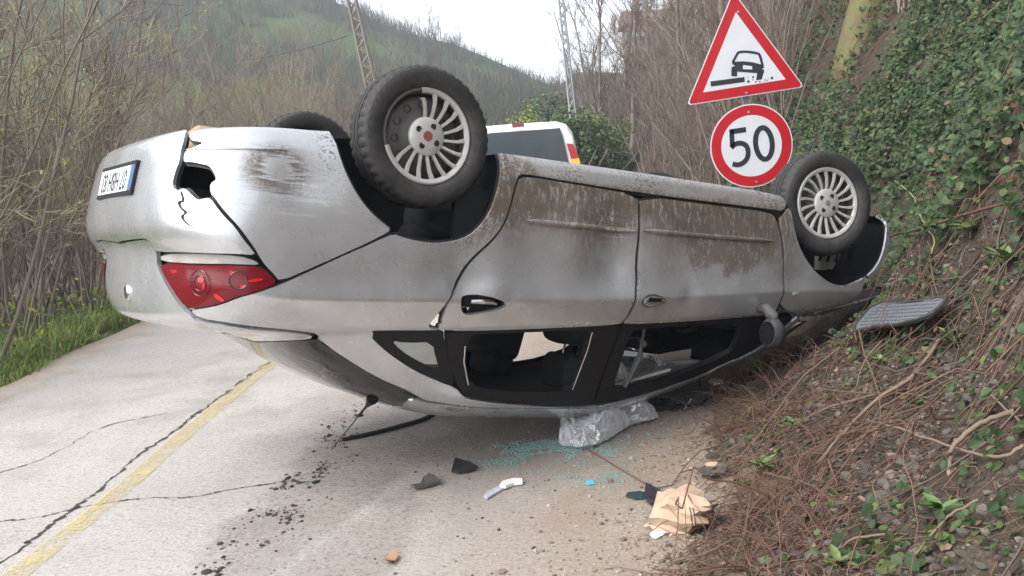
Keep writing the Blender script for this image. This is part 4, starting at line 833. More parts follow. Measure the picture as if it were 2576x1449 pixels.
# the photographed triangle: corners at (1731,263), (2019,222) and its apex just above the picture
o2 = lambda px, c: (lambda q: np.array([(q-c)@r_s, (q-c)@up_s]))(at_y(px, SY))
cB = (at_y((1731, 263), SY)+at_y((2019, 222), SY))/2; TSZ = np.linalg.norm(at_y((1731, 263), SY)-at_y((2019, 222), SY))*1.03
c_tri = cB+up_s*TSZ*math.sqrt(3)/6*1.0
mb = MB(); mb.prism(rounded(tri(TSZ), .05), .006, fr(c_tri)); tp = mb.build('triangular_sign', WHITE, sign)
mb = MB(); mb.prism(rounded(tri(TSZ*.972), .045), .0022, fr(c_tri, .006)); mb.build('red_border', RED, tp)
mb = MB(); mb.prism(rounded(tri(TSZ*.70), .006), .0022, fr(c_tri+up_s*.0, .0082)); wf_ = mb.build('white_field', WHITE, tp)
# pictogram: car tipping off a road edge onto loose stones
k = TSZ/2.9/100; P2 = lambda X, Y: ((X)*k, (Y)*k)
def pic(px): q = o2(px, c_tri); return (float(q[0]), float(q[1]))
fz = fr(c_tri, .0104)
def picpoly(name, pts, par=wf_):
    P = [pic(p) for p in pts]; A = sum(P[i][0]*P[(i+1) % len(P)][1]-P[(i+1) % len(P)][0]*P[i][1] for i in range(len(P)))
    if A < 0: P = P[::-1]
    mb = MB(); mb.prism(P, .0016, fz); return mb.build(name, INKS, par)
Z4 = lambda x, y: (1635+x*.3906, y*.3906)
picpoly('road_slab_symbol', [Z4(388, 525), Z4(606, 496), Z4(609, 528), Z4(391, 558)])
mb = MB(); cab = [pic(Z4(*q)) for q in ((530, 405), (555, 358), (572, 338), (620, 334), (690, 345), (706, 362), (724, 425))]; ribbon2d(mb, crom(cab, 5), .022, .0016, fz); mb.build('car_cab_symbol', INKS, wf_)
picpoly('car_body_symbol', [Z4(540, 398), Z4(600, 395), Z4(660, 402), Z4(722, 418), Z4(735, 436), Z4(718, 444), Z4(733, 452), Z4(729, 476), Z4(690, 472), Z4(640, 468), Z4(560, 462), Z4(525, 458), Z4(522, 434), Z4(548, 424), Z4(524, 412)])
picpoly('tyre_symbol', [Z4(522, 452), Z4(560, 462), Z4(558, 494), Z4(522, 490)]); picpoly('tyre_symbol', [Z4(688, 470), Z4(728, 474), Z4(718, 512), Z4(682, 518)])
mb = MB(); o_s = fr(c_tri, .0121); mb.prism([pic(Z4(*q)) for q in ((596, 446), (656, 448), (656, 428), (598, 420))], .0006, o_s); mb.build('plate_symbol', WHITE, wf_)
for (zx, zy, r_) in ((632, 526, 10), (662, 497, 8), (680, 528, 6), (705, 527, 6), (742, 515, 5), (752, 520, 4), (783, 503, 10), (630, 500, 4), (660, 515, 4), (733, 526, 3), (760, 508, 3)):
    q = pic(Z4(zx, zy)); mb = MB(); mb.prism([(q[0]+r_*.0011*TSZ*math.cos(a), q[1]+r_*.0011*TSZ*math.sin(a)) for a in np.linspace(0, 2*np.pi, 10, endpoint=False)], .0016, fz); mb.build('stone_symbol', INKS, wf_)
RR = .5*np.linalg.norm(at_y((1787, 367), SY)-at_y((1993, 367), SY))*1.005
circ = lambda r_, n=64: [(r_*math.cos(a), r_*math.sin(a)) for a in np.linspace(0, 2*np.pi, n, endpoint=False)]
mb = MB(); mb.prism(circ(RR), .006, fr(c_round)); rp = mb.build('round_sign', WHITE, sign)
mb = MB(); mb.prism(circ(RR*.972), .0022, fr(c_round, .006)); mb.build('red_border', RED, rp)
mb = MB(); mb.prism(circ(RR*.735), .0022, fr(c_round, .0082)); wr = mb.build('white_field', WHITE, rp)
fz2 = fr(c_round, .0104); u = RR
five = [(.20, .42), (-.14, .42), (-.17, .07)]; arc5 = [(-.17+.0, .07), (-.04, .14), (.10, .13), (.21, .04), (.245, -.12), (.20, -.28), (.08, -.38), (-.06, -.40), (-.20, -.35)]
mb = MB(); ox = -.30*u
ribbon2d(mb, [(ox+a*u, b*u) for a, b in [(.21, .41), (-.165, .41)]], .125*u, .0016, fz2); ribbon2d(mb, [(ox+a*u, b*u) for a, b in [(-.135, .47), (-.165, .05)]], .115*u, .0016, fz2)
ribbon2d(mb, [(ox+a*u, b*u) for a, b in crom([(-.20, .03), (-.08, .105), (.06, .10), (.17, .02), (.20, -.12), (.16, -.27), (.05, -.37), (-.08, -.40), (-.21, -.36)], 5)], .12*u, .0016, fz2); mb.build('digit_five', INKS, wr)
mb = MB(); ribbon2d(mb, [((.30+.20*math.cos(a))*u, (.01+.38*math.sin(a)*(1 if abs(math.sin(a)) < .99 else 1))*u) for a in np.linspace(0, 2*np.pi, 48, endpoint=False)], .125*u, .0016, fz2, True); mb.build('digit_zero', INKS, wr)
p_top = c_tri+up_s*.35; mb = MB()
for s_ in (-.028, .028): mb.box(sl((p_top+bo_)/2-n_s*.03+r_s*s_), (.008, .05, float(np.linalg.norm(p_top-bo_))), np.stack([r_s, n_s, up_s], 1))
mb.box(sl((p_top+bo_)/2-n_s*.05), (.062, .006, float(np.linalg.norm(p_top-bo_))), np.stack([r_s, n_s, up_s], 1)); mb.build('post', GALV, sign)
for pq in ((1876, 234), (1856, 30), (1882, 282), (1902, 457)):
    q = at_y(pq, SY); mb = MB(); mb.prism(circ(.011, 12), .006, (sl(q)+n_s*.0085, r_s, up_s, n_s)); mb.build('bolt', GALV, sign)
# ---- white van parked further along the road
VANW = simple('van_white_paint', (.74, .75, .76), .3, var=.04, coat=.6); VGL = simple('van_dark_glass', (.055, .068, .078), .10, var=.3, scale=3, spec=.35); VRED = simple('van_lamp_red', (.36, .015, .02), .15, coat=1.0); VAMB = simple('van_lamp_amber', (.80, .48, .05), .2, coat=1.0)
VY = 13.1; vr = at_y((1462, 400), VY); vc = at_y((1312, 400), VY); vx = float(vc[0]); VH = float(at_y((1390, 303), VY)[2]); van = empty('parked_van', (vx, VY, 0)); van.rotation_euler = (0, 0, math.radians(-2))
tag(van, 'white van parked on the road beyond the overturned car', 'van')
hw = .88
def vsec(y_, zt, w0, inset):      # half outline from sill to roof centre
    return [(w0*.96, y_, .28), (w0, y_, .55), (w0, y_, 1.0), (w0-inset*.45, y_, 1.0+(zt-1.0)*.45), (w0-inset*.85, y_, zt-.16), (w0-inset-.06, y_, zt-.05), (w0-inset-.2, y_, zt-.005), (0, y_, zt)]
secs = [vsec(.0, 1.02, hw-.03, .0)]
prof = [(.00, VH-.22, .02, .13), (.03, VH-.10, .0, .15), (.10, VH-.03, 0, .15), (.35, VH, 0, .15), (1.4, VH+.01, 0, .15), (2.4, VH-.03, 0, .15), (2.75, VH-.14, 0, .15), (3.35, 1.12, .02, .10), (3.95, .98, .05, .05), (4.15, .75, .12, 0)]
V = []; 
for y_, zt, dw, ins in prof:
    h_ = vsec(y_, zt, hw-dw, ins); V += h_+[(-a, b, c) for a, b, c in h_[:-1][::-1]]
m_ = 15; F = [(i*m_+j, i*m_+j+1, (i+1)*m_+j+1, (i+1)*m_+j) for i in range(len(prof)-1) for j in range(m_-1)]+[tuple(range(m_)), tuple(range((len(prof)-1)*m_, len(prof)*m_))]+[(i*m_, (i+1)*m_, (i+1)*m_+m_-1, i*m_+m_-1) for i in range(len(prof)-1)]
mb = MB(); mb.add(V, F); vb = mb.build('body', VANW, van, True); bv = vb.modifiers.new('b', 'BEVEL'); bv.width = .03; bv.segments = 3; bv.limit_method = 'ANGLE'
def vpt(px, off=0.0): q = at_y(px, VY-off); c, s_ = math.cos(math.radians(2)), math.sin(math.radians(2)); a, b = q[0]-vx, q[1]-VY; return np.array([a*c-b*s_, a*s_+b*c, q[2]])
def vpoly(name, pts, mat_, t_=.02, par=van, y0=-.012):
    P = [vpt(p) for p in pts]; P = [(float(a[0]), float(a[2])) for a in P]; A = sum(P[i][0]*P[(i+1) % len(P)][1]-P[(i+1) % len(P)][0]*P[i][1] for i in range(len(P)))
    if A < 0: P = P[::-1]
    mb = MB(); mb.prism(P, t_, (np.array([0, y0, 0]), (1, 0, 0), (0, 0, 1), (0, -1, 0))); return mb.build(name, mat_, par, False)
rw = vpoly('rear_window', [(1178, 342), (1240, 334), (1330, 328), (1409, 322), (1417, 350), (1430, 405), (1436, 440), (1180, 448)], VGL, .012)
mb = MB(); hp_ = vpt((1385, 395)); mb.lathe([(.01, .06), (.09, .05), (.13, 0), (.12, -.12), (.09, -.2)], 16, 2, (hp_[0], -.03+.0, hp_[2]-.10)); hd = mb.build('headrest_shape', simple('van_seat_grey', (.03, .03, .033), .9), rw, True); hd.scale = (1, .08, 1); hd.location = (0, -.024, 0)
vpoly('high_brake_lamp', [(1288, 312), (1318, 309), (1319, 319), (1289, 322)], simple('dim_red_lamp', (.19, .03, .035), .3, coat=.5), .02, van, -.012)
tlv = vpoly('tail_lamp', [(1425, 361), (1441, 362), (1452, 385), (1456, 398), (1436, 400)], VRED, .03); vpoly('amber_lens', [(1436, 400), (1456, 398), (1460, 414), (1460, 430), (1438, 430)], VAMB, .03, tlv)
vpoly('rear_door_panel', [(1182, 450), (1436, 443), (1440, 520), (1184, 525)], VANW, .01); mb = MB(); mb.box((0, -.05, .42), (1.7, .14, .22)); mb.build('rear_bumper', PLASTIC, van)
mb = MB(); q = vpt((1432, 303)); mb.tube([(.42, .5, VH), (.42, .42, VH+.16)], [.02, .006], 8); mb.build('aerial', PLASTIC, van, True)
for sx in (-1, 1):
    for y_ in (.75, 3.35):
        mb = MB(); mb.lathe([(.14, .0), (.28, -.01), (.32, .03), (.32, .17), (.28, .2)], 28, 0); wv_ = mb.build('wheel', RUBBER, van, True); wv_.location = (sx*(hw-.1)-(.2 if sx > 0 else 0), y_, .32)
        mb = MB(); mb.lathe([(.01, 0), (.17, .0), (.2, .03)], 24, 0); hh_ = mb.build('hubcap', HUBCAP, wv_, True); hh_.location = (.14 if sx > 0 else .03, 0, 0)
    mb = MB(); mb.box((sx*(hw+.10), 2.75, 1.12), (.16, .12, .2)); mb.build('door_mirror', PLASTIC, van, True)
# ---- lattice poles and a cable
def lattice(name, base, top, w0, w1, mat_, label, nseg=14, flat=False):
    base, top = np.array(base), np.array(top); t_ = empty(name, base.tolist()); ax = (top-base); L = np.linalg.norm(ax); ax /= L; x = np.cross(ax, [0, 1, 0]); x /= np.linalg.norm(x); y = np.cross(x, ax)
    cr = [(-1, -1), (1, -1), (1, 1), (-1, 1)]; pt = lambda c, u: ax*L*u+(x*c[0]+y*c[1])*.5*(w0+(w1-w0)*u)
    for c in cr: mb = MB(); mb.tube([pt(c, 0), pt(c, 1)], .06*w0/.5, 4); mb.build('corner_leg', mat_, t_)
    us = np.linspace(0, 1, nseg+1)
    for f_ in range(4):
        a, b = cr[f_], cr[(f_+1) % 4]; mb = MB()
        for k in range(nseg): mb.tube([pt(a if k % 2 else b, us[k]), pt(b if k % 2 else a, us[k+1])], .045*w0/.5, 4)
        mb.build('brace_run', mat_, t_)['kind'] = 'stuff'
    tag(t_, label, 'utility pole'); return t_, pt
RUST = simple('weathered_pole', (.25, .21, .18), .8, .1, var=.4); PALE = simple('pale_galvanised', (.30, .32, .34), .6, .2)
b1 = at_y((940, 240), 34); t1 = at_y((872, -60), 34); lp, pt1 = lattice('lattice_pole', b1, t1, .36, .26, RUST, 'brown lattice utility pole rising behind the lifted rear wheel', 15)
b2 = at_y((1452, 320), 30); t2 = at_y((1402, -90), 30); b2[2] -= 2.2; lattice('lattice_pole', b2, t2, .22, .13, PALE, 'pale steel lattice pole among the trees beyond the van', 26)
ca, cb = at_y((876, 90), 34), at_y((520, 150), 60); mb = MB(); u_ = np.linspace(0, 1, 24)[:, None]; pts = ca*(1-u_)+cb*u_; pts[:, 2] -= 4*.35*(u_[:, 0]*(1-u_[:, 0])); pts = np.concatenate([pts, cb+(cb-ca)*np.array([[.4], [.8]])])
mb.tube(pts, .012, 5); tag(mb.build('power_cable', PLASTIC, None, True), 'thin dark cable running from the brown lattice pole across the hillside', 'cable')
# ---- pale house half hidden on the wooded slope
hb_ = at_y((1690, 62), 66); ho = empty('hillside_house', (float(hb_[0])-.5, 66, float(hb_[2])-3.2)); tag(ho, 'pale house with a red roof glimpsed through bare trees up the slope', 'house')
mb = MB(); mb.box((0, 2, 1.0), (5, 4, 5)); mb.build('wall', simple('house_render', (.5, .48, .45), .9), ho)
mb = MB(); mb.add([(-2.8, -.4, 3.45), (2.8, -.4, 3.45), (2.8, 4.4, 3.45), (-2.8, 4.4, 3.45), (-2.8, 2, 4.6), (2.8, 2, 4.6)], [(0, 1, 5, 4), (2, 3, 4, 5), (0, 4, 3), (1, 2, 5), (0, 3, 2, 1)]); mb.build('roof', simple('house_roof_tiles', (.22, .15, .13), .8), ho)
for wx_ in (-1.4, .9): mb = MB(); mb.box((wx_, -.01, 2.0), (.9, .06, 1.1)); mb.build('window', VGL, ho)
# ================================================================== DEBRIS AND LITTER
FILM = NT('clear_film'); out_ = FILM.t.nodes['Material Output']; tr_ = FILM.n('ShaderNodeBsdfTransparent'); gl_ = FILM.n('ShaderNodeBsdfGlossy'); gl_.inputs['Roughness'].default_value = .16; df_ = FILM.n('ShaderNodeBsdfDiffuse'); df_.inputs[0].default_value = (.92, .94, .97, 1)
lw_ = FILM.n('ShaderNodeLayerWeight'); lw_.inputs[0].default_value = .35; m1_ = FILM.n('ShaderNodeMixShader'); m2_ = FILM.n('ShaderNodeMixShader'); FILM.l(FILM.ramp(lw_.outputs['Facing'], .08, .70, .24, .95), m1_.inputs[0]); FILM.l(tr_.outputs[0], m1_.inputs[1]); FILM.l(df_.outputs[0], m1_.inputs[2]); FILM.l(FILM.math('ADD', FILM.math('MULTIPLY', lw_.outputs['Fresnel'], 0.9), .12, clamp=True), m2_.inputs[0]); FILM.l(m1_.outputs[0], m2_.inputs[1]); FILM.l(gl_.outputs[0], m2_.inputs[2]); FILM.l(m2_.outputs[0], out_.inputs[0]); FILM = FILM.m
def film():
    """Sheet gathered at the window and spread over the road: folds run from the gathered tip down to the hem."""
    hem = [gnd(p) for p in ((1404, 1118), (1440, 1128), (1485, 1127), (1530, 1108), (1580, 1078), (1622, 1068), (1655, 1052))]
    crest = [gnd((1412, 1078))+[0, .02, .05], gnd((1428, 1082))+[0, .03, .09], gnd((1482, 1090))+[0, .05, .12], gnd((1530, 1082))+[0, .05, .24], gnd((1556, 1075))+[0, .08, .35], gnd((1580, 1064))+[0, .08, .30], gnd((1625, 1045))+[0, .03, .06]]
    H, C_ = crom(hem, 16), crom(crest, 16); n = len(H); m_ = 44; v = np.linspace(0, 1, m_); u = np.linspace(0, 1, n); U_, V_ = np.meshgrid(u, v, indexing='ij')
    P = H[:, None]*(1-V_[..., None])+C_[:, None]*V_[..., None]; P[..., 2] *= (.25+.75*V_)
    P[..., :2] += (H[:, None, :2]-C_[:, None, :2])*(.35*V_*(1-V_))[..., None]
    env = np.sin(np.pi*np.clip(V_*.80+.10, 0, 1))**.7
    for f1, f2, am, sd in ((4.0, .9, .045, 51), (9.0, 1.5, .030, 52), (17, 3.0, .011, 56)):
        rid = 1-np.abs(fbm(U_*f1+1.5*fbm(U_*3, V_*3, sd+30), V_*f2+U_*2+7, sd, 2)-.37)*5.0; P[..., 1] -= am*np.clip(rid, -.6, 1)*env; P[..., 2] += am*.8*np.clip(rid, -.6, 1)*env
    P[..., 1] += .035*(fbm(U_*7, V_*0+3.3, 54)-.5)*(1-V_)*2; P[..., 2] = np.maximum(P[..., 2], .006+.012*fbm(U_*24, V_*24, 55))
    i_, j_ = np.meshgrid(np.arange(n-1), np.arange(m_-1), indexing='ij'); b_ = i_*m_+j_; return P.reshape(-1, 3), np.stack([b_, b_+m_, b_+m_+1, b_+1], -1).reshape(-1, 4)
V, F = film(); tag(obj('plastic_sheet', V, F, FILM), 'crumpled clear plastic sheet spilling from the car window onto the road', 'plastic sheet')
# teal crumbs of window glass
def scatter_px(cpx, sd, n, rng): return np.array([gnd((a, b))[:2] for a, b in np.c_[rng.normal(cpx[0], sd[0], n), rng.normal(cpx[1], sd[1], n)]])
rg = np.random.default_rng(5); pts = np.concatenate([scatter_px((1330, 1142), (42, 13), 1500, rg), scatter_px((1400, 1122), (50, 8), 1300, rg), scatter_px((1485, 1146), (38, 12), 800, rg), scatter_px((1285, 1165), (50, 14), 500, rg), scatter_px((1560, 1080), (60, 30), 400, rg), scatter_px((1450, 1190), (90, 20), 350, rg), scatter_px((1690, 1000), (60, 18), 250, rg), scatter_px((1520, 1205), (30, 8), 180, rg)])
pts = pts[fbm(pts[:, 0]*9, pts[:, 1]*9, 33)+rg.normal(0, .05, len(pts)) > .44]
n = len(pts); cb = np.array([(x, y, z) for z in (0, 1) for x, y in ((-.5, -.5), (.5, -.5), (.5, .5), (-.5, .5))]); cf = np.array([(3, 2, 1, 0), (4, 5, 6, 7), (0, 1, 5, 4), (1, 2, 6, 5), (2, 3, 7, 6), (3, 0, 4, 7)])
sz = rg.uniform(.003, .007, (n, 1, 3)); an_ = rg.uniform(0, 6.28, n); Q = cb[None]*sz; c_, s_ = np.cos(an_)[:, None], np.sin(an_)[:, None]; Q = np.stack([Q[..., 0]*c_-Q[..., 1]*s_, Q[..., 0]*s_+Q[..., 1]*c_, Q[..., 2]*.8], -1); Q[..., 0] += pts[:, :1]; Q[..., 1] += pts[:, 1:]; Q[..., 2] += np.maximum(terrain(pts[:, 0], pts[:, 1]), 0)[:, None]+.001
TEAL = NT('teal_glass_crumb'); TEAL.set(base=TEAL.mix(TEAL.noise(200, 2), (.16, .40, .38), (.60, .76, .74)), rough=.08, trans=.35, ior=1.5, coat=.5); TEAL = TEAL.m
gf = obj('glass_crumbs', Q.reshape(-1, 3), (cf[None]+8*np.arange(n)[:, None, None]).reshape(-1, 4), TEAL, None, False); tag(gf, 'teal crumbs of shattered window glass strewn on the dirt', 'broken glass', kind='stuff')
def slab(name, px, mat_, label, cat, t_=.006, lift=.004, curl=0.0, parent=None, tilt=0.0):
    P = np.array([gnd(p) for p in px]); c = P.mean(0); A = (P[:, 0]*np.roll(P[:, 1], -1)-np.roll(P[:, 0], -1)*P[:, 1]).sum()
    if A < 0: P = P[::-1]
    n = len(P); d = np.linalg.norm(P-c, axis=1); z = lift+curl*(d/d.max())**2+tilt*(P[:, 1]-P[:, 1].min()); V = np.concatenate([np.c_[P[:, :2], z], np.c_[P[:, :2], z+t_], [[c[0], c[1], lift+tilt*(c[1]-P[:, 1].min())], [c[0], c[1], lift+t_+tilt*(c[1]-P[:, 1].min())]]])
    F = [(2*n, (i+1) % n, i) for i in range(n)]+[(2*n+1, n+i, n+(i+1) % n) for i in range(n)]+[(i, (i+1) % n, n+(i+1) % n, n+i) for i in range(n)]
    o = obj(name, V, F, mat_, parent, False); return tag(o, label, cat) if label else o
DPL = simple('shard_black', (.028, .026, .03), .35, var=.4, coat=.3); DGRY = simple('shard_grey', (.085, .085, .08), .7, var=.3); LGRY = simple('shard_light', (.33, .34, .34), .6, var=.3)
slab('plastic_shard', [(1034, 1232), (1058, 1226), (1066, 1210), (1080, 1204), (1096, 1208), (1108, 1221), (1070, 1232), (1045, 1238)], DGRY, 'dull grey curved shard of plastic trim lying alone on the road', 'debris', .012, .004, .012)
slab('plastic_shard', [(1136, 1193), (1146, 1168), (1162, 1170), (1180, 1173), (1204, 1184), (1180, 1192), (1155, 1196)], DPL, 'blackish purple triangular shard of plastic between the plastic sheet and grey shard', 'debris', .008, .004, .008, None, .10)
slab('plastic_shard', [(1574, 1252), (1580, 1243), (1612, 1240), (1634, 1248), (1630, 1256), (1600, 1260)], simple('shard_teal_black', (.03, .06, .065), .2, coat=.6), 'dark tinted glass shard beside the brown paper bag', 'debris', .006)
slab('plastic_shard', [(1620, 1262), (1626, 1236), (1650, 1243), (1672, 1252), (1684, 1262), (1660, 1274), (1636, 1276)], DPL, 'black crumpled shard touching the brown paper bag', 'debris', .010, .004, .012, None, .10)
fg = slab('clear_plastic_bar', [(1217, 1252), (1226, 1243), (1262, 1225), (1270, 1232), (1236, 1252), (1226, 1259)], simple('frosted_plastic', (.50, .52, .58), .25, var=.1, coat=.4), 'broken bar of clear plastic with a white end lying on the road', 'debris', .008)
wp_ = slab('white_end', [(1258, 1229), (1264, 1220), (1290, 1213), (1314, 1214), (1315, 1222), (1292, 1224), (1272, 1234)], simple('white_plastic', (.80, .80, .78), .4, var=.04), None, None, .014, .004, .004); wp_.parent = fg
slab('blue_scrap', [(1471, 1219), (1478, 1212), (1490, 1214), (1497, 1220), (1482, 1222)], simple('blue_plastic', (.10, .48, .72), .4), 'tiny bright blue plastic scrap on the dirt', 'debris', .005)
slab('grey_lid_fragment', [(1756, 1203), (1766, 1192), (1786, 1188), (1800, 1194), (1815, 1186), (1832, 1192), (1826, 1204), (1792, 1212), (1768, 1213)], DGRY, 'broken grey bowl-shaped fragment at the foot of the bank', 'debris', .012, .004, .035)
slab('cardboard_scrap', [(1772, 1180), (1790, 1174), (1806, 1177), (1802, 1184), (1780, 1186)], simple('card_tan', (.52, .40, .27), .85), 'tan scrap of card lying against the grey fragment', 'debris', .006, .02)
slab('paper_label', [(1634, 1346), (1642, 1340), (1666, 1338), (1674, 1346), (1652, 1358), (1640, 1356)], simple('paper_white', (.70, .71, .74), .7), 'small white paper label below the brown bag', 'paper', .003)
slab('paper_scrap', [(1646, 1292), (1660, 1286), (1672, 1296), (1660, 1312), (1645, 1306)], simple('paper_grey', (.62, .62, .64), .7), 'pale crumpled paper scrap under the edge of the brown bag', 'paper', .004, .004, .02)
slab('dry_leaf', [(962, 1424), (972, 1412), (990, 1402), (1002, 1408), (996, 1418), (980, 1428)], simple('dry_leaf_brown', (.30, .17, .09), .8), 'curled brown dead leaf alone on the road', 'leaf', .002, .003, .03)
slab('white_clip', [(1782, 974), (1790, 968), (1816, 970), (1818, 978), (1796, 981)], simple('white_plastic2', (.72, .73, .75), .45), 'white plastic clip among stems beside the crushed window', 'debris', .01, .03)
slab('white_clip', [(1690, 990), (1698, 982), (1712, 984), (1712, 994)], simple('white_plastic3', (.72, .73, .75), .45), 'small square white scrap in the car shadow under the crushed window', 'debris', .01, .02)
# crumpled paper bag with a dark printed border
def bag():
    c = gnd((1712, 1330)); r_ = np.random.default_rng(23); n, m_ = 15, 10; th = np.linspace(0, 2*np.pi, n, endpoint=False); V = []
    for k in range(m_+1):
        ph = k/m_*np.pi
        for a in th+.2*(k % 2):
            d = np.array([math.sin(ph)*math.cos(a), math.sin(ph)*math.sin(a), math.cos(ph)]); V.append(np.sign(d)*np.abs(d)**.7)
    V = np.array(V); R1 = V*np.array([.122, .088, .085])*(1+r_.normal(0, .13, (len(V), 1))); R1[:n] = R1[0]; R1[-n:] = R1[-1]
    R1[:, 0] += R1[:, 2]*.30; R1[:, 2] *= 1-.35*sst(.0, .12, R1[:, 0]); a = -.45; R1 = np.stack([R1[:, 0]*math.cos(a)-R1[:, 1]*math.sin(a), R1[:, 0]*math.sin(a)+R1[:, 1]*math.cos(a), R1[:, 2]], 1); R1[:, 2] = np.maximum(R1[:, 2]+.058, .004); P = R1+[c[0]+.01, c[1]+.02, 0]
    F = [(i*n+j, i*n+(j+1) % n, (i+1)*n+(j+1) % n) for i in range(m_) for j in range(n)]+[(i*n+j, (i+1)*n+(j+1) % n, (i+1)*n+j) for i in range(m_) for j in range(n)]
    return P, F, c
V, F, bc = bag(); t_ = NT('kraft_paper'); X, Y, Z = t_.xyz('Generated'); nzb = t_.noise(6, 4); col_ = t_.mix(nzb, (.36, .25, .17), (.48, .36, .27))
def stripe(v, a, wd): return t_.math('LESS_THAN', t_.math('ABSOLUTE', t_.math('SUBTRACT', v, a)), wd)
xw = t_.math('ADD', X, t_.math('MULTIPLY', t_.math('SUBTRACT', nzb, .5), .06)); zw = t_.math('ADD', Z, t_.math('MULTIPLY', t_.math('SUBTRACT', nzb, .5), .08))
bx1 = t_.math('MAXIMUM', stripe(xw, .58, .010), stripe(xw, .62, .010)); zl = t_.math('MULTIPLY', t_.math('GREATER_THAN', zw, .22), t_.math('LESS_THAN', zw, .74)); bz1 = t_.math('MAXIMUM', stripe(zw, .22, .016), stripe(zw, .29, .016)); xl = t_.math('MULTIPLY', t_.math('GREATER_THAN', xw, .57), t_.math('LESS_THAN', xw, .90)); bx2 = stripe(xw, .90, .010)
st_ = t_.math('MAXIMUM', t_.math('MULTIPLY', t_.math('MAXIMUM', bx1, bx2), zl), t_.math('MULTIPLY', bz1, xl)); st_ = t_.math('MULTIPLY', st_, t_.math('LESS_THAN', Y, .55)); t_.set(base=t_.mix(t_.math('MULTIPLY', st_, .85), col_, (.05, .035, .03)), rough=.85, spec=.2); t_.bump(t_.noise(9, 5, .6, dist=1.0), .7, .02)
ob = obj('paper_bag', V, F, t_.m, None, True); ob.data.set_sharp_from_angle(angle=math.radians(32)); tag(ob, 'crumpled brown paper bag with a dark printed border on the dirt', 'paper bag')
mb = MB(); a, b, c = [gnd(p)+np.array([0, 0, .012]) for p in ((862, 1111), (1000, 1079), (1138, 1041))]; d = (a+b)/2+np.array([0, -.0, .0]); pth = crom([a, (a+b)/2-np.array([0, .012, 0]), b, (b+c)/2+np.array([0, .012, 0]), c+np.array([0, 0, .05])], 8); mb.tube(pth, [.011+.006*(i/len(pth)) for i in range(len(pth))], 8); tag(mb.build('rubber_strip', PLASTIC, None, True), 'black rubber sealing strip lying under the roof edge', 'rubber strip')
# black heap of torn trim under the crushed windscreen corner
mb = MB(); rg2 = np.random.default_rng(17)
for k in range(26):
    a = gnd((rg2.uniform(1590, 1800), rg2.uniform(985, 1045)))+[0, 0, .02]; b = a+np.r_[rg2.normal(0, .10, 2), rg2.uniform(-.01, .05)]; mb.tube([a, (a+b)/2+[0, 0, rg2.uniform(0, .04)], b], rg2.uniform(.003, .009), 5)
tt = mb.build('torn_trim', DPL, None, True); tag(tt, 'tangle of black torn trim and wiring under the crushed window', 'debris', kind='stuff')
slab('dark_sheet', [(1585, 1000), (1640, 985), (1780, 975), (1800, 1000), (1760, 1030), (1680, 1040), (1600, 1032)], simple('dark_sheet_surface', (.02, .022, .03), .4, var=.5, scale=14), 'flat dark sheet lying on the ground under the crushed window', 'debris', .012, .01, .03)  # flat dark sheet along the ground below the window opening
# rubber floor mat thrown onto the bank
def mat_thing():
    cs = [(2138, 843), (2206, 762), (2300, 768), (2392, 746), (2362, 784), (2320, 808), (2260, 822), (2200, 826)]
    P = np.array([on_terrain(p, .0) for p in cs]); nb_ = tnormal(P[:, 0], P[:, 1]).mean(0); c0_ = P.mean(0); u_, s0, v0_ = np.linalg.svd(P-c0_); pn = v0_[2]*np.sign(v0_[2][2]); po = c0_+pn*.07; ro_ = np.array([0, 0, CAM_H]); P = np.array([ro_+ray(p)*(((po-ro_)@pn)/(ray(p)@pn)) for p in cs]); c = P.mean(0); u, s_, vt = np.linalg.svd(P-c); nrm = vt[2]*np.sign(vt[2][2]); t_ = empty('floor_mat', c.tolist()); 
    L2 = np.stack([(P-c)@vt[0], (P-c)@vt[1]], 1); A = (L2[:, 0]*np.roll(L2[:, 1], -1)-np.roll(L2[:, 0], -1)*L2[:, 1]).sum(); x, y = vt[0], vt[1]
    if np.cross(x, y)@nrm < 0: y = -y; L2[:, 1] *= -1; A = -A
    if A < 0: L2 = L2[::-1]
    Lc = chaikin(L2, 1); cs_ = Lc.mean(0); mb = MB(); mb.prism(Lc, .012, (np.zeros(3), x, y, nrm)); m1 = mb.build('mat_sheet', simple('grey_rubber_mat', (.13, .138, .155), .55, var=.25, scale=60, bump=.8, bdist=.004), t_)
    mb = MB(); pr = [np.array(q) for q in Lc]; pth = np.array([x*q[0]+y*q[1]+nrm*.012 for q in pr+[pr[0]]]); mb.tube(pth, .009, 6, False); mb.build('raised_rim', RUBBER, t_, True)
    lo, hi = Lc.min(0), Lc.max(0); mb = MB()
    for gx_ in np.arange(lo[0]+.03, hi[0]-.02, .034):
        for k, gy_ in enumerate(np.arange(lo[1]+.03, hi[1]-.02, .03)):
            q = np.array([[gx_+(k % 2)*.017, gy_]])
            if inside(q, [cs_+(Lc-cs_)*.88])[0]: mb.box(x*q[0, 0]+y*q[0, 1]+nrm*.015, (.018, .009, .006), np.stack([x, y, nrm], 1))
    r = mb.build('tread_bars', m1.data.materials[0], t_); r['kind'] = 'stuff'; tag(t_, 'grey ribbed rubber car mat thrown onto the bank by the nose of the car', 'floor mat')
mat_thing()
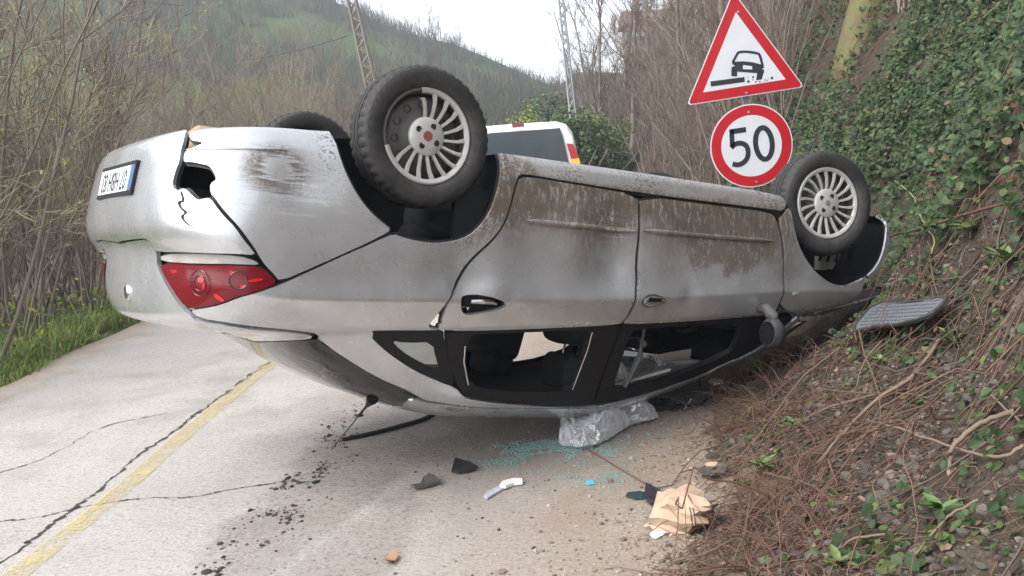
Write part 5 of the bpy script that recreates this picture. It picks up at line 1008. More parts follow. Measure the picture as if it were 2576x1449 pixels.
# ================================================================== VEGETATION
def bark(name, a, b, rough=.9):
    t_ = NT(name); oi = t_.n('ShaderNodeObjectInfo'); nz_ = t_.noise(6, 4); k = t_.math('ADD', t_.math('MULTIPLY', oi.outputs['Random'], .7), t_.math('MULTIPLY', nz_, .4), clamp=True); t_.set(base=t_.mix(k, a, b), rough=rough, spec=.2); return t_.m
BARK = bark('grey_brown_bark', (.16, .135, .11), (.29, .245, .20)); TWIG = bark('brown_twigs', (.15, .118, .098), (.28, .22, .175)); HILLTW = bark('hill_scrub_twigs', (.085, .085, .062), (.15, .145, .11)); CANE = bark('dull_canes', (.09, .065, .052), (.19, .14, .11)); TWIGR = bark('reddish_stems', (.085, .048, .038), (.18, .105, .08)); OLIVE = bark('olive_twigs', (.25, .22, .14), (.42, .37, .25)); BARKD = bark('dark_bark', (.13, .11, .094), (.24, .205, .17))
class Wood:
    def __init__(s): s.by = {}
    def add(s, path, r0, r1, n=3): s.by.setdefault((len(path), n), []).append((path, np.linspace(r0, r1, len(path))))
    def mesh(s, name):
        V, F, k = [], [], 0
        for (K, n), L in s.by.items():
            v, f = tubes(np.array([a for a, _ in L]), np.array([b for _, b in L]), n); V.append(v); F.append(f+k); k += len(v)
        return mesh(name, np.concatenate(V), np.concatenate(F), True)
def grow(rng, p, d, L, K, wob, up=0.0):
    P = [np.array(p, float)]; d = np.array(d, float); d /= np.linalg.norm(d); st = L/(K-1)
    for _ in range(K-1): d = d+rng.normal(0, wob, 3)+np.array([0, 0, up]); d /= np.linalg.norm(d); P.append(P[-1]+d*st)
    return np.array(P)
def side(rng, d, ang): 
    d = d/np.linalg.norm(d); a = rng.normal(0, 1, 3); a -= d*(a@d); a /= np.linalg.norm(a); return d*math.cos(ang)+a*math.sin(ang)
def hazel(seed, H=4.5, ns=10, lean=.42):
    rng = np.random.default_rng(seed); st, tw = Wood(), Wood(); tips = []
    for k in range(ns):
        a = rng.uniform(0, 6.28); l = rng.uniform(.08, lean); P = grow(rng, (rng.normal(0, .15), rng.normal(0, .15), -.1), (math.cos(a)*l, math.sin(a)*l, 1), H*rng.uniform(.65, 1.1), 9, .09, .03); st.add(P, rng.uniform(.010, .024), .004, 5)
        for j in range(13):
            u = rng.uniform(1.5, 7.9); i = int(u); q = P[i]+(P[i+1]-P[i])*(u-i); d = side(rng, P[i+1]-P[i], rng.uniform(.5, .95)); L = H*rng.uniform(.10, .26)*(1.15-u/11); B = grow(rng, q, d, L, 5, .16, .07); st.add(B, .0075, .003, 3)
            for m_ in range(6):
                i2 = rng.integers(1, 4); d2 = side(rng, B[i2+1]-B[i2], rng.uniform(.4, .9)); T_ = grow(rng, B[i2]+(B[i2+1]-B[i2])*rng.random(), d2, rng.uniform(.12, .42), 3, .15, .06); tw.add(T_, .0034, .0016, 3); tips.append(T_[-1]); tips.append(T_[1])
    return st, tw, np.array(tips)
def baretree(seed, H=8, r=.13, lean=(0, 0), fork=.25):
    rng = np.random.default_rng(seed); st, tw = Wood(), Wood(); P = grow(rng, (0, 0, -.2), (lean[0], lean[1], 1), H, 11, .055, .02); st.add(P, r, .02, 7)
    for k in range(15):
        u = rng.uniform(2.3, 9.7); i = int(u); q = P[i]+(P[i+1]-P[i])*(u-i); L = H*rng.uniform(.18, .42)*(1.2-u/12); d = side(rng, P[i+1]-P[i], rng.uniform(.5, 1.0)); B = grow(rng, q, d, L, 7, .12, .08); st.add(B, r*.34*(1.15-u/12), .008, 5)
        for j in range(8):
            i2 = rng.integers(1, 6); d2 = side(rng, B[i2+1]-B[i2], rng.uniform(.4, .9)); C = grow(rng, B[i2]+(B[i2+1]-B[i2])*rng.random(), d2, L*rng.uniform(.25, .5), 5, .14, .07); tw.add(C, .010, .004, 3)
            for m_ in range(6):
                i3 = rng.integers(1, 4); d3 = side(rng, C[i3+1]-C[i3], rng.uniform(.4, .9)); tw.add(grow(rng, C[i3]+(C[i3+1]-C[i3])*rng.random(), d3, L*rng.uniform(.10, .25), 3, .15, .06), .0042, .002, 3)
    return st, tw, None
def leaf_cloud(P, N, size, rng, fold=.25, tilt=.6, aspect=.75):
    n = len(P); base = np.array([(0, 0, 0), (-.38, .28, .12), (-.33, .68, .10), (0, 1, -.06), (.33, .68, .10), (.38, .28, .12)]); base = base*np.array([aspect, 1, fold*2])
    Nn = N+rng.normal(0, tilt, (n, 3)); Nn /= np.linalg.norm(Nn, axis=1, keepdims=True); a = rng.normal(0, 1, (n, 3)); a -= Nn*(a*Nn).sum(1, keepdims=True); a /= np.linalg.norm(a, axis=1, keepdims=True)+1e-9; b = np.cross(Nn, a)
    V = P[:, None]+size[:, None, None]*(base[None, :, :1]*b[:, None]+(base[None, :, 1:2]-.5)*a[:, None]+base[None, :, 2:]*Nn[:, None]); F = np.array([(0, 1, 2, 3), (0, 3, 4, 5)]); return V.reshape(-1, 3), (F[None]+6*np.arange(n)[:, None, None]).reshape(-1, 4)
LEAF = attrmat('leaf', .50, .25, 40, .22, .28); LITTER = attrmat('litter', .85, .25, 40)
# ---- prototypes
def proto(fn, name, args, mats, bud=None):
    st, tw, tips = fn(*args); t0 = st.mesh(name+'_wood'); t1 = tw.mesh(name+'_twigs'); t0.materials.append(mats[0]); t1.materials.append(mats[1]); extra = None
    if bud is not None and tips is not None:
        rng = np.random.default_rng(args[0]+99); P = tips[rng.random(len(tips)) < bud[0]]; P = P+rng.normal(0, .02, P.shape); V, F = leaf_cloud(P, np.tile([0, 0, 1.], (len(P), 1)), rng.uniform(*bud[1], len(P)), rng, tilt=2); extra = mesh(name+'_buds', V, F, False); extra.materials.append(bud[2])
    return t0, t1, extra
BUD = simple('spring_buds', (.22, .24, .06), .6, var=.3); CATKIN = simple('dry_catkins', (.34, .20, .10), .7, var=.3)
HZ = [proto(hazel, 'hazel', (1, 4.6, 11), (BARK, TWIG)), proto(hazel, 'hazel', (2, 5.2, 12, .55), (BARKD, OLIVE), (.40, (.02, .045), BUD)), proto(hazel, 'hazel', (3, 4.0, 12, .6), (BARK, TWIG), (.25, (.02, .04), CATKIN)), proto(hazel, 'hazel', (4, 4.8, 10, .5), (BARKD, TWIGR)), proto(hazel, 'hazel', (5, 5.5, 12, .5), (BARK, OLIVE), (.18, (.02, .04), BUD))]
TR = [proto(baretree, 'tree', (11, 8.0, .085), (BARKD, TWIG)), proto(baretree, 'tree', (12, 9.0, .10, (.15, 0)), (BARK, TWIG)), proto(baretree, 'tree', (13, 7.0, .075, (-.12, .05)), (BARKD, TWIGR)), proto(baretree, 'tree', (14, 8.5, .09, (-.2, 0)), (BARK, TWIG))]
def plant(name, pr, x, y, s, rz, label, cat, group, tilt=(0, 0), sink=.05):
    z = float(terrain(x, y)) if not (-4 < x < toe(y)) else 0.0; t_ = empty(name, (float(x), float(y), z-sink)); t_.rotation_euler = (tilt[0], tilt[1], rz); t_.scale = (s, s, s); tag(t_, label, cat, group)
    for nm, me in zip(('trunk' if cat == 'tree' else 'stem_clump', 'crown', 'buds'), pr):
        if me is not None:
            o = bpy.data.objects.new(nm, me); COL.objects.link(o); o.parent = t_
            if nm == 'buds': o['kind'] = 'stuff'
    return t_
HZL = ['grey-brown bare hazel shrub', 'dark-stemmed hazel shrub with yellow-green buds', 'spreading hazel shrub with orange-brown catkins', 'dark bare shrub with reddish twigs', 'tall olive-twigged hazel shrub with sparse buds']
TRL = ['dark straight leafless tree', 'tall grey leafless tree', 'short dark leafless tree with reddish twigs', 'leaning grey leafless tree']
rng = np.random.default_rng(77)
# thicket along the verge (hazel stools), behind it more
n_ = 0
for x, y, k, s, rz in ((-4.75, 7.3, 1, 1.0, .4), (-5.4, 7.0, 4, 1.05, 1.1), (-5.1, 9.2, 1, 1.0, 5.0), (-6.2, 8.6, 0, 1.1, 3.3), (-4.9, 10.6, 2, .95, .9), (-5.6, 11.8, 3, 1.0, 2.7), (-5.0, 6.2, 1, .9, 3.9)):
    plant('hazel_shrub', HZ[k], x, y, s, rz, HZL[k]+' growing at the grassy verge', 'shrub', 'shrubs along the verge')
for k in range(90):
    y = rng.uniform(9.5, 38); az = rng.uniform(-.66, -.16); x = y*math.tan(az)-.0
    if x > -4.9-.02*y: continue
    k2 = rng.choice([0, 1, 2, 2, 3, 4]); plant('hazel_shrub', HZ[k2], x, y, rng.uniform(.7, 1.15), rng.uniform(0, 6.28), HZL[k2]+' in the thicket behind the verge', 'shrub', 'shrubs of the thicket behind the verge')
for k in range(60):
    y = rng.uniform(26, 46); az = rng.uniform(-.42, -.02); x = y*math.tan(az)
    if x > -3.5: continue
    k2 = rng.choice([0, 2, 2, 3]); plant('hazel_shrub', HZ[k2], x, y, rng.uniform(.75, 1.2), rng.uniform(0, 6.28), HZL[k2]+' at the foot of the hill', 'shrub', 'shrubs at the foot of the hill')
# wooded slope beyond the sign
for k in range(130):
    y = 10.5+36*rng.random()**1.4; d = rng.uniform(.4, 8); x = float(toe(y))+d
    if abs(x/y-.27) > .33 or (y < 14 and d < 1.2): continue
    k2 = rng.choice([0, 2, 3, 3]); plant('hazel_shrub', HZ[k2], x, y, rng.uniform(.55, 1.0), rng.uniform(0, 6.28), HZL[k2]+' on the slope beyond the road sign', 'shrub', 'shrubs on the slope beyond the sign')
for px, y, k, s, rz in ((1590, 34, 1, 1.0, .5), (1715, 26, 0, 1.0, 2), (1760, 28, 3, 1.1, 4), (1500, 36, 2, 1.15, 1), (1650, 34, 0, 1.2, 3), (1560, 44, 1, 1.2, 5), (1840, 22, 2, 1.1, .2), (1950, 18, 1, .9, 1.4), (1990, 26, 3, 1.1, 2.2), (2080, 17, 0, .9, 3), (2300, 14, 2, .8, 4.4), (1450, 52, 0, 1.2, .7), (1410, 60, 3, 1.2, 2.9), (1480, 66, 2, 1.2, 1.9), (1620, 56, 1, 1.2, 4.2), (1720, 42, 2, 1.2, .9), (1800, 38, 0, 1.1, 5.5), (1900, 34, 3, 1.2, 3.1)):
    q = at_y((px, 380), y); plant('bare_tree', TR[k], q[0], y, s, rz, TRL[k]+' on the slope beyond the road sign', 'tree', 'bare trees on the slope beyond the sign', (rng.normal(0, .06), rng.normal(0, .06)))
# trees along the skyline and dotted over the far hill
for k in range(46):
    px = rng.uniform(860, 1420); y = rng.uniform(104, 124); q = at_y((px, 380), y); k2 = rng.integers(0, 4); plant('bare_tree', TR[k2], q[0], y, rng.uniform(.22, .55), rng.uniform(0, 6.28), TRL[k2]+' on the skyline of the far hill', 'tree', 'bare trees on the far skyline')
q = at_y((1096, 380), 116)
for dx, s in ((-.9, .5), (.2, .6), (1.1, .55), (-3.5, .4)): plant('bare_tree', TR[1 if s > .5 else 0], q[0]+dx, 116, s, dx*3, TRL[1 if s > .5 else 0]+' in the clump crowning the far ridge', 'tree', 'bare trees on the far skyline')
for px, y, s in ((1166, 70, .95), (1185, 66, 1.0), (1140, 74, .8), (1215, 78, .9), (1110, 80, .8), (1240, 62, .8), (1270, 70, .9), (1310, 80, 1.0), (1340, 74, .9), (850, 60, .8), (770, 66, .8), (1020, 84, .7), (560, 56, .9), (480, 60, .9), (640, 62, .8), (420, 50, .9), (720, 54, .8)):
    q = at_y((px, 380), y); k2 = rng.integers(0, 4); plant('bare_tree', TR[k2], q[0], y, s, rng.uniform(0, 6.28), TRL[k2]+' standing on the hazy hillside', 'tree', 'bare trees on the hazy hillside')
# distant scrub on the hill: nobody could count it
N_ = 4600; y = 38+90*rng.random(N_)**.8; az = rng.uniform(-.62, .16, N_); x = y*np.tan(az); ok = (x < toe(y)+3) & (fbm(x*.07+3, y*.07, 71) > .46); x, y = x[ok], y[ok]; z = terrain(x, y); M_ = 9
P0 = np.repeat(np.stack([x, y, z], 1), M_, 0); a = rng.uniform(0, 6.28, len(P0)); l = rng.uniform(.1, .7, len(P0)); hh = rng.uniform(.5, 2.1, len(P0)); P0 = P0+np.c_[rng.normal(0, .35, (len(P0), 2)), np.zeros(len(P0))]; P1 = P0+np.stack([np.cos(a)*l*.5, np.sin(a)*l*.5, hh*.55], 1); P2 = P0+np.stack([np.cos(a)*l*1.3, np.sin(a)*l*1.3, hh], 1)
V, F = tubes(np.stack([P0, P1, P2], 1), np.repeat([[.03, .02, .006]], len(P0), 0), 3); tag(obj('hillside_scrub', V, F, HILLTW), 'hazy bare scrub covering the far hillside', 'scrub', kind='stuff')
# ---- evergreen bushes beyond the van
EVG = [(.10, .15, .06), (.14, .19, .07), (.25, .27, .09), (.07, .11, .05)]
def bush(name, x, y, h, w, seed, label, cols, n=5200):
    r = np.random.default_rng(seed); t_ = empty(name, (x, y, float(terrain(x, y)) if x > toe(y) else 0)); cl = r.normal(0, 1, (46, 3)); cl /= np.linalg.norm(cl, axis=1, keepdims=True); cl *= r.uniform(.45, 1, (46, 1)); C = cl*[w*.5, w*.5, h*.45]+[0, 0, h*.52]; P = C[r.integers(0, 46, n)]+r.normal(0, .16*w/2.4, (n, 3)); P[:, 2] = np.abs(P[:, 2]); N = P-[0, 0, h*.45]; N /= np.linalg.norm(N, axis=1, keepdims=True)
    V, F = leaf_cloud(P, N, r.uniform(.07, .15, n), r, tilt=.8); cc = np.array(cols)[r.integers(0, len(cols), 46)][r.integers(0, 46, n)]*r.uniform(.7, 1.4, (n, 1)); o = obj('crown', V, F, LEAF, t_, False); colattr(o, np.repeat(cc, 6, 0)); st = Wood()
    for k in range(9): st.add(grow(r, (0, 0, -.1), (r.normal(0, .4), r.normal(0, .4), 1), h*.8, 6, .12), .05, .015, 5)
    me = st.mesh('trunk'); link('trunk', me, BARKD, t_); return tag(t_, label, 'bush')
for px, y, h, w, sd, lb, cols in ((1312, 31, 3.2, 2.8, 1, 'yellowish evergreen bush beyond the van', EVG[1:3]+[(.17, .18, .05)]), (1395, 33, 3.6, 2.6, 2, 'tall dark ivy-clad evergreen beyond the van', [EVG[0], EVG[3], EVG[1]]), (1440, 29, 2.6, 2.0, 3, 'dark evergreen shrub at the foot of the pale lattice pole', [EVG[0], EVG[3]]), (1225, 38, 2.8, 2.4, 4, 'low grey-green bush behind the lifted rear wheel', [(.08, .095, .06), EVG[0]]), (1500, 30, 3.0, 2.6, 5, 'low evergreen shrub on the slope beside the pale lattice pole', [EVG[0], EVG[1]])):
    q = at_y((px, 380), y); bush('evergreen_bush', float(q[0]), y, h, w, sd, lb, cols)
# ---- mossy trunk leaning out of the bank
MOSS = NT('mossy_bark'); nzm = MOSS.noise(5, 5, .6); MOSS.set(base=MOSS.mix(MOSS.ramp(nzm, .35, .6), (.13, .095, .055), (.13, .13, .045)), rough=.95); MOSS.bump(MOSS.noise(22, 5), .8, .03); MOSS = MOSS.m
b0 = on_terrain((2160, 108)); t0 = at_y((2205, -60), b0[1]+.2); st = Wood(); st.add(crom([b0-(t0-b0)*.55-[0, 0, .35], b0-(t0-b0)*.1-[0, 0, .1], b0+(t0-b0)*.5, t0, t0+(t0-b0)*1.2], 4), .30, .19, 10); mt = empty('mossy_tree', b0.tolist()); me = st.mesh('trunk'); me.transform(Matrix.Translation((-b0).tolist())); link('trunk', me, MOSS, mt); st = Wood(); r = np.random.default_rng(3)
for k in range(14): st.add(grow(r, (t0-b0)*r.uniform(.9, 2.1), (r.normal(0, .7), r.normal(0, .5), .8), r.uniform(1, 2.2), 6, .15), .03, .005, 4)
link('crown', st.mesh('crown'), BARKD, mt); tag(mt, 'thick tree trunk coated in yellow-green moss at the top of the bank', 'tree')
# ---- ivy and bramble leaves over the bank
def bank_points(n, ymin, ymax, dmin, dmax, r):
    y = r.uniform(ymin, ymax, n); d = r.uniform(dmin, dmax, n); x = toe(y)+d; return x, y, d
def in_car(x, y, z, pad=.06):
    P = (np.stack([x, y, z], -1)-CART) @ CARR; return (P[..., 0] > -1.2) & (P[..., 0] < 3.40+pad) & (np.abs(P[..., 1]) < .84+pad) & (P[..., 2] > .12) & (P[..., 2] < 1.45)
r = np.random.default_rng(101)
def ivy(n, ymin, ymax, dmin, dmax, smin, smax, lift, patch=.40):
    x, y, d = bank_points(n, ymin, ymax, dmin, dmax, r); cl = fbm(x*2.1, y*2.1, 81); ok = cl+.22*sst(dmin, dmin+.5, d)*r.random(n) > patch; x, y, d, cl = x[ok], y[ok], d[ok], cl[ok]; z = terrain(x, y); N = tnormal(x, y); h = lift*(r.random(len(x))**1.5)*(.4+1.2*cl); P = np.stack([x, y, z], 1)+N*h[:, None]; ok = ~in_car(P[:, 0], P[:, 1], P[:, 2]); P, N, cl = P[ok], N[ok], cl[ok]
    N = N*.6+np.array([-.35, -.55, .45]); P = np.repeat(P, 3, 0)+r.normal(0, .022, (len(P)*3, 3)); N = np.repeat(N, 3, 0); V, F = leaf_cloud(P, N/np.linalg.norm(N, axis=1, keepdims=True), r.uniform(smin, smax, len(P)), r, tilt=.5, aspect=.95)
    pal = np.array([(.030, .056, .022), (.042, .074, .026), (.062, .098, .036), (.056, .090, .044), (.10, .125, .042), (.13, .09, .05)]); c = np.repeat(pal[r.choice(6, len(P)//3, p=[.26, .26, .18, .18, .07, .05])], 3, 0)*r.uniform(.65, 1.3, (len(P), 1)); return V, F, np.repeat(c, 6, 0)
parts = [ivy(15000, 3.0, 10.5, 1.25, 3.6, .028, .062, .22, .47), ivy(5600, 8, 16, 1.2, 6.0, .04, .075, .2, .52), ivy(3000, 7.6, 15, .25, 1.9, .035, .07, .22, .44), ivy(600, 2.2, 5.5, .5, 1.3, .022, .05, .06, .60), ivy(700, 5.4, 7.6, .3, 1.3, .03, .065, .14, .5)]
V = np.concatenate([p[0] for p in parts]); k = 0; Fs = []
for p in parts: Fs.append(p[1]+k); k += len(p[0])
iv = obj('ivy_ground_cover', V, np.concatenate(Fs), LEAF, None, False); colattr(iv, np.concatenate([p[2] for p in parts])); tag(iv, 'dark green ivy and bramble leaves carpeting the steep bank', 'ivy', kind='stuff')
wc = []
for px_ in ((1850, 1060), (1905, 1045), (1960, 1090), (2010, 1070), (1880, 945), (1935, 1170), (1890, 1215), (2080, 1010), (2160, 985), (2240, 930), (2330, 900), (2440, 905), (2500, 860), (2300, 1010), (2080, 1300), (2190, 1380), (2290, 1400), (2450, 1390), (2530, 1330), (1900, 1110), (2120, 870), (2400, 1000), (2200, 800), (2480, 760), (2350, 700), (2540, 960), (1990, 1430), (2250, 1290)):
    b_ = on_terrain(px_); k_ = r.integers(10, 26); wc.append(np.c_[b_[0]+r.normal(0, .05, k_), b_[1]+r.normal(0, .05, k_)])
wc = np.concatenate(wc); wz = terrain(wc[:, 0], wc[:, 1]); P = np.c_[wc, wz+r.uniform(.005, .05, len(wc))]; ok = ~in_car(P[:, 0], P[:, 1], P[:, 2]); P = P[ok]; V, F = leaf_cloud(P, tnormal(P[:, 0], P[:, 1]), r.uniform(.016, .042, len(P)), r, tilt=.7, aspect=.85); o = obj('bank_weeds', V, F, LEAF, None, False); pal = np.array([(.07, .12, .035), (.10, .16, .045), (.05, .085, .03), (.13, .17, .05)]); colattr(o, np.repeat(pal[r.integers(0, 4, len(P))]*r.uniform(.7, 1.2, (len(P), 1)), 6, 0)); tag(o, 'small green weeds dotted over the dirt bank', 'weeds', kind='stuff')
# ---- dead stems, roots, dry leaves and stones on the bank
def stems(n, ymin, ymax, dmin, dmax, lmin, lmax, r0, lift, drift=(-.3, -.3), K=7, curl=.25):
    x, y, d = bank_points(n, ymin, ymax, dmin, dmax, r); L = r.uniform(lmin, lmax, n); a = r.normal(math.atan2(drift[1], drift[0]), 1.1, n); P = np.zeros((n, K, 3)); cx_, cy_ = x.copy(), y.copy(); hump = r.uniform(.2, 1, n)*lift
    for k in range(K):
        P[:, k, 0], P[:, k, 1] = cx_, cy_; P[:, k, 2] = terrain(cx_, cy_)+.006+hump*np.sin(np.pi*k/(K-1))*r.uniform(.6, 1.2, n); a = a+r.normal(0, curl, n); cx_ = cx_+np.cos(a)*L/(K-1); cy_ = cy_+np.sin(a)*L/(K-1)
    rr = np.linspace(1, .45, K)[None]*r.uniform(.6, 1.5, (n, 1))*r0; ok = ~in_car(P[..., 0], P[..., 1], P[..., 2], .02).any(1); return tubes(P[ok], rr[ok], 3)
def join(parts):
    V = np.concatenate([p[0] for p in parts]); k = 0; F = []
    for p in parts: F.append(p[1]+k); k += len(p[0])
    return V, np.concatenate(F)
def tuft_stems(n_t, per, centers, spread, L0, r0):
    out = []
    for c in centers:
        n = per; ph = r.uniform(0, 6.28, n); l = r.uniform(.2, .9, n); base = np.c_[r.normal(c[0], spread, n), r.normal(c[1], spread, n)]; L = r.uniform(.5, 1, n)*L0; P = np.zeros((n, 5, 3))
        for k in range(5): u = k/4; P[:, k, 0] = base[:, 0]+np.cos(ph)*l*L*u*(.6+.6*u); P[:, k, 1] = base[:, 1]+np.sin(ph)*l*L*u*(.6+.6*u); P[:, k, 2] = terrain(base[:, 0], base[:, 1])+L*(u*.75-u*u*.55*l)
        out.append(tubes(P, np.linspace(1, .4, 5)[None]*np.full((n, 1), r0), 3))
    return out
red_px = [(1850, 1010), (1880, 960), (1900, 1040), (1950, 950), (1990, 905), (2020, 930), (1870, 1080), (1930, 1290), (1960, 1250), (1990, 1330), (1900, 1330), (2040, 1230), (1980, 1400), (1880, 1400), (2050, 1360), (1840, 960), (1930, 900)]
cs_ = [on_terrain(p) for p in red_px]
V, F = join([stems(300, 1.5, 5.8, .02, .95, .12, .55, .0019, .07, curl=.65, K=9), stems(150, 1.5, 5.8, .5, 1.7, .15, .6, .0019, .05, curl=.6, K=9), stems(60, 1.5, 5.8, .1, 1.7, .3, .9, .0036, .07, curl=.3), stems(260, 1.6, 5.5, .0, .55, .1, .35, .0025, .05, curl=.5)]+tuft_stems(1, 20, cs_, .09, .30, .0026)); V2, F2 = join([(V, F), stems(75, 2.6, 6.6, .15, 1.5, .6, 1.5, .0032, .30, curl=.22, K=12), stems(60, 1.6, 4.6, -.12, .5, .2, .7, .0024, .14, curl=.4, K=9)]); V, F = V2, F2
tag(obj('dead_stems', V, F, TWIGR), 'reddish dead bramble stems and roots littering the dirt', 'dead stems', kind='stuff')
V, F = join([stems(330, 3.5, 11, 1.2, 3.8, .3, 1.2, .0035, .18, curl=.4), stems(260, 9, 22, .6, 6, .4, 1.4, .005, .4, curl=.45), stems(70, 1.6, 6, .7, 1.6, .25, .9, .004, .12)]); tag(obj('bramble_stems', V, F, CANE), 'thin brown bramble stems threading the leafy bank', 'brambles', kind='stuff')
x, y, d = bank_points(2600, 1.5, 6.2, -.15, 1.6, r); N = tnormal(x, y); P = np.stack([x, y, np.maximum(terrain(x, y), 0)], 1)+N*.008; ok = ~in_car(P[:, 0], P[:, 1], P[:, 2]) & (fbm(x*2, y*2, 91)+.25*d > .52); P, N = P[ok], N[ok]; V, F = leaf_cloud(P, N, r.uniform(.012, .034, len(P)), r, fold=.5, tilt=.6, aspect=.8); pal = np.array([(.14, .085, .055), (.19, .125, .085), (.10, .065, .045), (.22, .165, .12), (.08, .062, .048)]); lt = obj('dead_leaves', V, F, LITTER, None, False); colattr(lt, np.repeat(pal[r.integers(0, 5, len(P))]*r.uniform(.7, 1.2, (len(P), 1)), 6, 0)); tag(lt, 'dry brown dead leaves scattered on the dirt bank', 'dead leaves', kind='stuff')
def stones(x, y, s, name, label, cols, cat='gravel'):
    ico = bmesh.new(); bmesh.ops.create_icosphere(ico, subdivisions=1, radius=1); bv = np.array([v.co[:] for v in ico.verts]); bf = np.array([[v.index for v in f.verts] for f in ico.faces]); ico.free(); n = len(x); jit = 1+r.normal(0, .16, (n, len(bv), 1)); sc3 = r.uniform(.6, 1.2, (n, 1, 3))*[1, 1, .65]; a = r.uniform(0, 6.28, n); Q = bv[None]*jit*sc3*s[:, None, None]; c_, s_ = np.cos(a)[:, None], np.sin(a)[:, None]; Q = np.stack([Q[..., 0]*c_-Q[..., 1]*s_, Q[..., 0]*s_+Q[..., 1]*c_, Q[..., 2]], -1)
    Q = Q+np.stack([x, y, np.where(x < toe(y), np.maximum(terrain(x, y), 0), terrain(x, y))+s*.12], -1)[:, None]; o = obj(name, Q.reshape(-1, 3), (bf[None]+len(bv)*np.arange(n)[:, None, None]).reshape(-1, 3), LITTER, None, False); colattr(o, np.repeat(np.array(cols)[r.integers(0, len(cols), n)]*r.uniform(.7, 1.3, (n, 1)), len(bv), 0)); return tag(o, label, cat, kind='stuff')
x, y, d = bank_points(6500, 1.6, 5.6, -.05, 1.35, r); ok = (fbm(x*1.6, y*1.6, 95) > .40) & ~in_car(x, y, terrain(x, y)+.02); x, y = x[ok], y[ok]; stones(x, y, r.gamma(2.2, .0036, len(x))+.004, 'bank_gravel', 'grey-brown stones covering the dirt bank', [(.080, .068, .054), (.10, .088, .074), (.06, .052, .043), (.09, .08, .068), (.135, .118, .10)])
y = r.uniform(2.4, 5.0, 2600); x = toe(y)-r.gamma(1.3, .22, 2600); stones(x, y, r.gamma(1.6, .0022, len(x))+.0018, 'road_grit', 'grit and pebbles on the dirty edge of the road', [(.22, .17, .13), (.17, .13, .10), (.30, .26, .22), (.14, .11, .09)])
mp_ = np.array([gnd(p)[:2] for p in ((950, 960), (907, 1005), (829, 1126), (760, 1204), (691, 1308), (596, 1420), (480, 1560))]); mc = crom(mp_, 40); kk = r.integers(0, len(mc), 1500); off_ = r.normal(0, .07, (1500, 2)); q_ = mc[kk]+off_; ok = fbm(q_[:, 0]*7, q_[:, 1]*7, 123)+r.normal(0, .05, 1500) > .47; q_ = q_[ok]
q2 = np.c_[r.uniform(-1.2, .3, 160), r.uniform(2.9, 4.7, 160)]; q2 = q2[fbm(q2[:, 0]*4, q2[:, 1]*4, 125) > .52]; q_ = np.concatenate([q_, q2]); stones(q_[:, 0], q_[:, 1], r.gamma(1.5, .0028, len(q_))+.002, 'mud_clods', 'black clods of mud scraped along the road behind the aerial', [(.035, .03, .026), (.05, .042, .036), (.08, .065, .052)], 'mud')
# ---- larger fallen branches, traced
def branch(name, px, r0, r1, label, group, mat_, lift=.03, n=6, arch=0.0):
    P = np.array([on_terrain(p, lift) for p in px]); q_ = np.linspace(0, 1, len(P))[:, None]; st_ = P[0]*(1-q_)+P[-1]*q_; P[:, 2] = .35*P[:, 2]+.65*(st_[:, 2]+max(0, (P[:, 2]-st_[:, 2]).max())*.8); P[:, 2] += arch*np.sin(np.linspace(0, np.pi, len(P))); c = crom(P, 6); c[1:-1] += RNG.normal(0, .0015, (len(c)-2, 3)); b = c[0].copy(); V, F = tubes((c-b)[None], np.linspace(r0, r1, len(c))[None]*.75, n); o = obj(name, V, F, mat_); o.location = b.tolist(); return tag(o, label, 'branch', group)
FALLEN = bark('fallen_branch_bark', (.13, .085, .065), (.22, .16, .125)); G1 = 'branches lying on the dirt bank'; L1 = 'bare brown branch lying across the dirt bank'
for lab, (px, a, b) in zip(['thick brown branch slanting down the middle of the stony bank', 'short brown stick just below the rubber mat', 'thin branch reaching from under the car nose to the toe of the bank', 'thin branch crossing the stones above the broad-leaved seedling', 'stout stick on bare dirt uphill of the upright seedling', 'long thin branch curving over the bare dirt', 'short stick uphill of the broad-leaved seedling', 'thin stem lying downhill from the broad-leaved seedling', 'thin curved twig among leaves above the bare dirt', 'thin stick between the low rosette and upright seedling', 'thin stick just below the upright seedling', 'thin stem lying on dirt below the paper bag'], (([(2368, 870), (2301, 975), (2200, 1066), (2114, 1128), (2057, 1186)], .014, .007), ([(2224, 870), (2176, 946), (2152, 999)], .009, .004), ([(2114, 889), (2018, 989), (1942, 1085), (1846, 1186)], .009, .004), ([(2205, 1016), (2066, 1061), (1951, 1114)], .009, .003), ([(2555, 1066), (2468, 1128), (2401, 1181), (2387, 1205)], .012, .009), ([(2176, 1090), (2258, 1124), (2353, 1157), (2449, 1181), (2526, 1188), (2574, 1176)], .005, .008), ([(1922, 1207), (2033, 1255), (2100, 1298)], .007, .004), ([(1903, 1205), (1894, 1272), (1874, 1373), (1846, 1447)], .006, .004), ([(2468, 994), (2511, 1052), (2574, 1095)], .005, .004), ([(2240, 1370), (2150, 1400), (2060, 1440)], .006, .004), ([(2460, 1290), (2380, 1360), (2300, 1440)], .006, .004), ([(1850, 1380), (1790, 1420), (1700, 1440)], .006, .003))):
    branch('fallen_branch', px, a, b, lab, G1, FALLEN, .03, 6, .02)
branch('bramble_cane', [(2560, 600), (2425, 631), (2312, 658), (2214, 717), (2097, 795), (1980, 869), (1921, 912)], .011, .006, 'long reddish cane arching in front of the car nose', None, TWIGR, .10, 6, .10)
branch('green_stem', [(2246, 506), (2293, 565), (2316, 604), (2336, 658), (2351, 682), (2343, 733)], .006, .004, 'pale yellow-green stem bending down beside the front wheel', None, simple('green_stem_bark', (.30, .29, .13), .7), .14)
